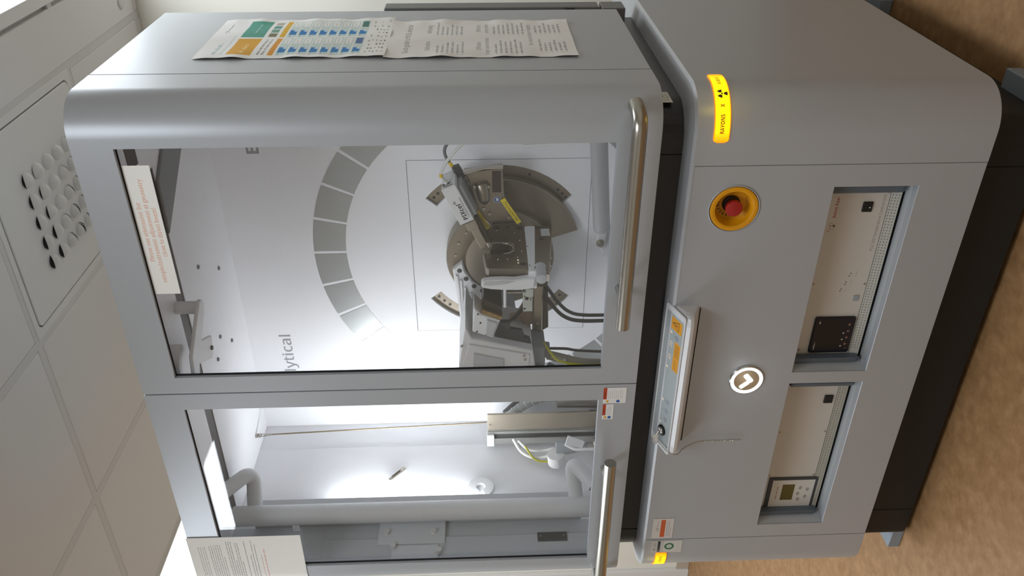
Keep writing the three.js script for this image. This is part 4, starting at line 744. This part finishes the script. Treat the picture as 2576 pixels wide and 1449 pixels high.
// ------------------------------------------------------------------ papers and stickers
{
  const tx = print(1024, 182, (g, w, h) => { fill(g, '#f1f1ee', 0, 0, w, h); const c = '#de977c', f = '40px serif'; words(g, 'Please use attenuator for', 512, 44, f, c, 'center'); words(g, 'sample/instrument adjustment at geometry', 512, 92, f, c, 'center'); words(g, 'close to direct beam!', 512, 140, f, c, 'center'); });
  const [g, m] = sheet(0.2915, 0.0525, [0.4085, 1.8325, ZF0 - 0.0095], 0, tx);
  single('notice', g, m, 'narrow white notice with orange serif text at the top of the right window', 'paper');
}
{
  const w = 0.21, h = 0.29, g = new THREE.PlaneGeometry(w, h, 24, 1), p = g.attributes.position;
  for (let i = 0; i < p.count; i++) { const x = -0.4695 - w / 2 + p.getX(i), d = Math.max(0, -x - (W - RC)); p.setXYZ(i, x, 1.7985 + p.getY(i), ZF0 + 0.002 - (RC - Math.sqrt(RC * RC - Math.min(d, 0.07) ** 2))); }
  g.computeVertexNormals();
  const tx = print(720, 1000, (c, a, b) => {
    fill(c, '#f0efed', 0, 0, a, b);
    const line = (y, x1, col = '#55575c', hh = 7) => scribble(c, 60, y, x1 - 60, hh, col);
    let y = 80; for (const x of [600, 600, 590, 610]) { line(y, x, '#85868a'); y += 19; } y += 22; for (const x of [610, 620, 615, 625, 630, 620, 470]) { line(y, x, '#6d6f73'); y += 19; } y += 22; for (const x of [660, 665, 660, 420, 650, 640, 400]) { line(y, x); y += 19; }
    y += 24; line(y, 660); line(y + 38, 480); line(y + 60, 670); line(y + 86, 620); line(y + 130, 480, '#c98d84'); line(y + 160, 560, '#cf6e60', 9);
  });
  single('notice', g, std(0xffffff, 0.8, 0, { map: tx, side: THREE.DoubleSide }), 'white printed page taped over the upper left corner of the left window', 'paper');
}
single('adhesive_tape', [bx(-0.467, -0.447, 1.654, 1.672, ZF0 - 0.0103, ZF0 - 0.0093, 0)], M.clear, 'clear tape at the lower corner of the page on the left window', 'tape');
function poster(z0, z1, y0, y1, tex, label, ph) {
  const w = z1 - z0, h = y1 - y0, g = new THREE.PlaneGeometry(w, h, 10, 60), p = g.attributes.position;
  for (let i = 0; i < p.count; i++) {
    const u = p.getX(i) / w + 0.5, v = p.getY(i) / h + 0.5; const edge = Math.max(0, 1 - Math.min(u, 1 - u) * 5);
    const o = 0.0022 + edge * (0.0018 * Math.sin(v * 17 + ph) + 0.001 * Math.sin(v * 41 + ph * 2) + 0.001) + 0.0009 * Math.sin(u * 13 + v * 7 + ph);
    p.setZ(i, Math.max(0.0012, o));
  }
  g.computeVertexNormals(); g.rotateY(Math.PI / 2).translate(W, (y0 + y1) / 2, (z0 + z1) / 2);
  return single('poster', g, std(0xffffff, 0.75, 0, { map: tex, side: THREE.DoubleSide }), label, 'poster');
}
poster(-0.549, -0.2425, 1.368, 1.767, print(900, 1170, (g, w, h) => {
  fill(g, '#f1f2f1', 0, 0, w, h);
  scribble(g, 70, 96, 260, 26, '#a9c2c5'); scribble(g, 70, 150, 420, 12, '#b6cdcf'); scribble(g, 620, 70, 160, 10, '#70747a');
  g.strokeStyle = '#70747a'; g.lineWidth = 7; g.beginPath(); g.moveTo(560, 80); g.lineTo(575, 62); g.moveTo(582, 92); g.lineTo(612, 60); g.stroke();
  fill(g, '#e0a51d', 60, 190, 370, 150); scribble(g, 90, 262, 220, 26, '#f3d58a'); fill(g, '#4fa08c', 460, 190, 380, 150); scribble(g, 560, 262, 220, 14, '#b9dbd2');
  scribble(g, 70, 372, 340, 16, '#6f6a6a'); scribble(g, 70, 402, 340, 16, '#8a8585'); for (let k = 0; k < 4; k++) fill(g, ['#7a7a5a', '#6fa38f', '#5d9a90', '#b9b0a0'][k], 470 + k * 92, 366, 74, 52);
  fill(g, '#e29a2a', 60, 440, 370, 34); fill(g, '#e2b42a', 460, 440, 380, 34);
  for (let r = 0; r < 8; r++) for (let c = 0; c < 2; c++) {
    const x = c ? 460 : 60, y = 486 + r * 66; fill(g, '#cfe0de', x, y, 380, 60); fill(g, '#2a7fc4', x + 56, y + 6, 104, 46);
    g.fillStyle = '#cfe4f4'; g.beginPath(); g.moveTo(x + 120, y + 50); g.lineTo(x + 140, y + 24); g.lineTo(x + 160, y + 34); g.lineTo(x + 160, y + 52); g.closePath(); g.fill();
    scribble(g, x + 6, y + 14, 44, 8, '#7d8a8c'); fill(g, r === 7 ? (c ? '#4e7f78' : '#5876a8') : '#eef1f0', x + 240, y + 8, 120, 44); g.strokeStyle = '#b7bcbc'; g.lineWidth = 2; g.strokeRect(x + 240, y + 8, 120, 44); if (r !== 7) scribble(g, x + 262, y + 26, 70, 7, '#a6a09a');
  }
  for (let r = 0; r < 5; r++) for (let k = 0; k < 9; k++) { { const q = 130 + 70 * rnd() | 0; g.fillStyle = `rgb(${q},${q},${q - 4})`; } if (rnd() < 0.8) g.fillRect(80 + k * 86 + rnd() * 34, 1034 + r * 24 + rnd() * 8, 14 + 26 * rnd(), 6 + 7 * rnd()); }
}), 'upper poster sheet on the cabinet side with rows of blue pictures and coloured headings', 0.4);
poster(-0.526, -0.2345, 0.9605, 1.3705, print(900, 1250, (g, w, h) => {
  fill(g, '#efeeed', 0, 0, w, h); const k = '#6b6d72';
  words(g, 'Quick-guide to PIXCEL detector', 100, 130, '50px sans-serif', k);
  words(g, 'Calibration', 150, 270, '44px sans-serif', k); words(g, 'Reflectivity', 560, 270, '44px sans-serif', k);
  words(g, 'Diffraction', 150, 610, '42px sans-serif', k); words(g, 'Diffraction', 580, 610, '42px sans-serif', k); words(g, 'Single crystal and epitaxy', 60, 665, '34px sans-serif', k); words(g, 'polycrystalline', 560, 665, '36px sans-serif', k);
  words(g, 'For reciprocal space mapping', 250, 960, '38px sans-serif', k);
  const bl = (x, y0, n, wmax) => { for (let i = 0; i < n; i++) { const y = y0 + i * 33; g.fillStyle = k; g.beginPath(); g.arc(x, y, 4, 0, 7); g.fill(); scribble(g, x + 26, y - 8, wmax * (0.6 + 0.4 * rnd()), 15, '#8b8d92'); } };
  bl(60, 340, 6, 300); bl(500, 330, 6, 300); bl(50, 725, 6, 330); bl(520, 720, 7, 300); bl(110, 1020, 6, 260); bl(540, 1010, 6, 280);
}), 'lower poster sheet on the cabinet side headed Quick-guide to PIXCEL detector', 2.1);
const decal = (name, x0, x1, y0, y1, z, tex, label) => single(name, bx(x0, x1, y0, y1, z, z + 0.0006, 0), std(0xffffff, 0.55, 0, { map: tex }), label, 'sticker');
decal('sticker', -0.53, -0.457, 0.684, 0.739, 0.0003, print(512, 386, (g, w, h) => { fill(g, '#cfccca', 0, 0, w, h); g.strokeStyle = '#55585e'; g.lineWidth = 10; g.beginPath(); g.moveTo(200, 110); g.lineTo(228, 70); g.moveTo(238, 122); g.lineTo(276, 62); g.stroke(); scribble(g, 300, 86, 170, 14, '#6a6c70'); fill(g, '#c65a2c', 30, 150, 450, 84); for (const y of [262, 296, 330]) scribble(g, 40, y, y > 320 ? 250 : 410, 14, '#8d8e90'); }), 'white label with a wide orange bar, at the left end of the front panel');
decal('sticker', -0.5865, -0.541, 0.6535, 0.7365, 0.0003, print(282, 512, (g, w, h) => { fill(g, '#c9c9c7', 0, 0, w, h); fill(g, '#bcbcba', 0, 0, w, 210); g.strokeStyle = '#3a3c40'; g.lineWidth = 9; g.beginPath(); g.moveTo(50, 70); g.lineTo(75, 40); g.moveTo(75, 78); g.lineTo(98, 46); g.stroke(); g.fillStyle = '#a9abab'; g.beginPath(); g.ellipse(180, 62, 58, 26, 0, 0, 7); g.fill(); const gr = g.createLinearGradient(0, 0, w, 0); gr.addColorStop(0, '#6d6d70'); gr.addColorStop(0.4, '#3a3d42'); gr.addColorStop(1, '#0e1c2e'); g.fillStyle = gr; g.fillRect(14, 108, w - 28, 44); g.strokeStyle = '#2f6b4a'; g.lineWidth = 34; g.beginPath(); g.arc(146, 300, 62, 0, 7); g.stroke(); scribble(g, 122, 284, 48, 34, '#8a9a90'); scribble(g, 60, 440, 150, 10, '#aeb0b0'); }), 'tall white label with a green ring, beside the left glowing lamp');
const warn = (w, h, rows) => print(w, h, (g) => { fill(g, '#e6e6e6', 0, 0, w, h); const b = w * 0.26; fill(g, '#b5431f', b, 0, w - b, h * (rows > 5 ? 0.16 : 0.3)); words(g, 'WARNING', b + 40, h * (rows > 5 ? 0.08 : 0.16), 'bold 34px sans-serif', '#4a1408'); g.fillStyle = '#d9a21c'; g.beginPath(); g.moveTo(b / 2, h * 0.1); g.lineTo(b * 0.9, h * 0.1 + 70); g.lineTo(b * 0.1, h * 0.1 + 70); g.closePath(); g.fill(); g.fillStyle = '#2f66b0'; g.beginPath(); g.arc(b / 2, h * 0.66, b * 0.36, 0, 7); g.fill(); for (let i = 0; i < rows; i++) scribble(g, b + 16, h * ((rows > 5 ? 0.22 : 0.38) + i * (rows > 5 ? 0.085 : 0.12)), (w - b - 40) * (0.7 + 0.3 * rnd()), 9, '#77797d'); });
decal('sticker', -0.0565, -0.011, 0.844, 0.8975, ZF0 + 0.0002, warn(420, 490, 8), 'larger orange-headed warning label at the lower right corner of the left door');
decal('sticker', -0.105, -0.06, 0.871, 0.8968, ZF0 + 0.0002, warn(420, 240, 4), 'smaller orange-headed warning label left of the larger one on the left door');
{
  const [g, m] = sheet(0.062, 0.02, [0.6406, 0.7985, -0.108], Math.PI / 2, print(310, 100, (c, w, h) => { fill(c, '#d9d8cf', 0, 0, w, h); c.strokeStyle = '#55564f'; c.lineWidth = 5; c.beginPath(); c.moveTo(60, 20); c.lineTo(80, 70); c.lineTo(130, 66); c.moveTo(140, 30); c.lineTo(150, 76); c.lineTo(210, 70); c.lineTo(205, 30); c.lineTo(150, 34); c.stroke(); c.fillStyle = '#55564f'; c.beginPath(); c.arc(250, 72, 6, 0, 7); c.fill(); }));
  single('sticker', g, m, 'small white paper tag on the dark band at the right corner', 'sticker');
}
renderer.render(scene, camera);
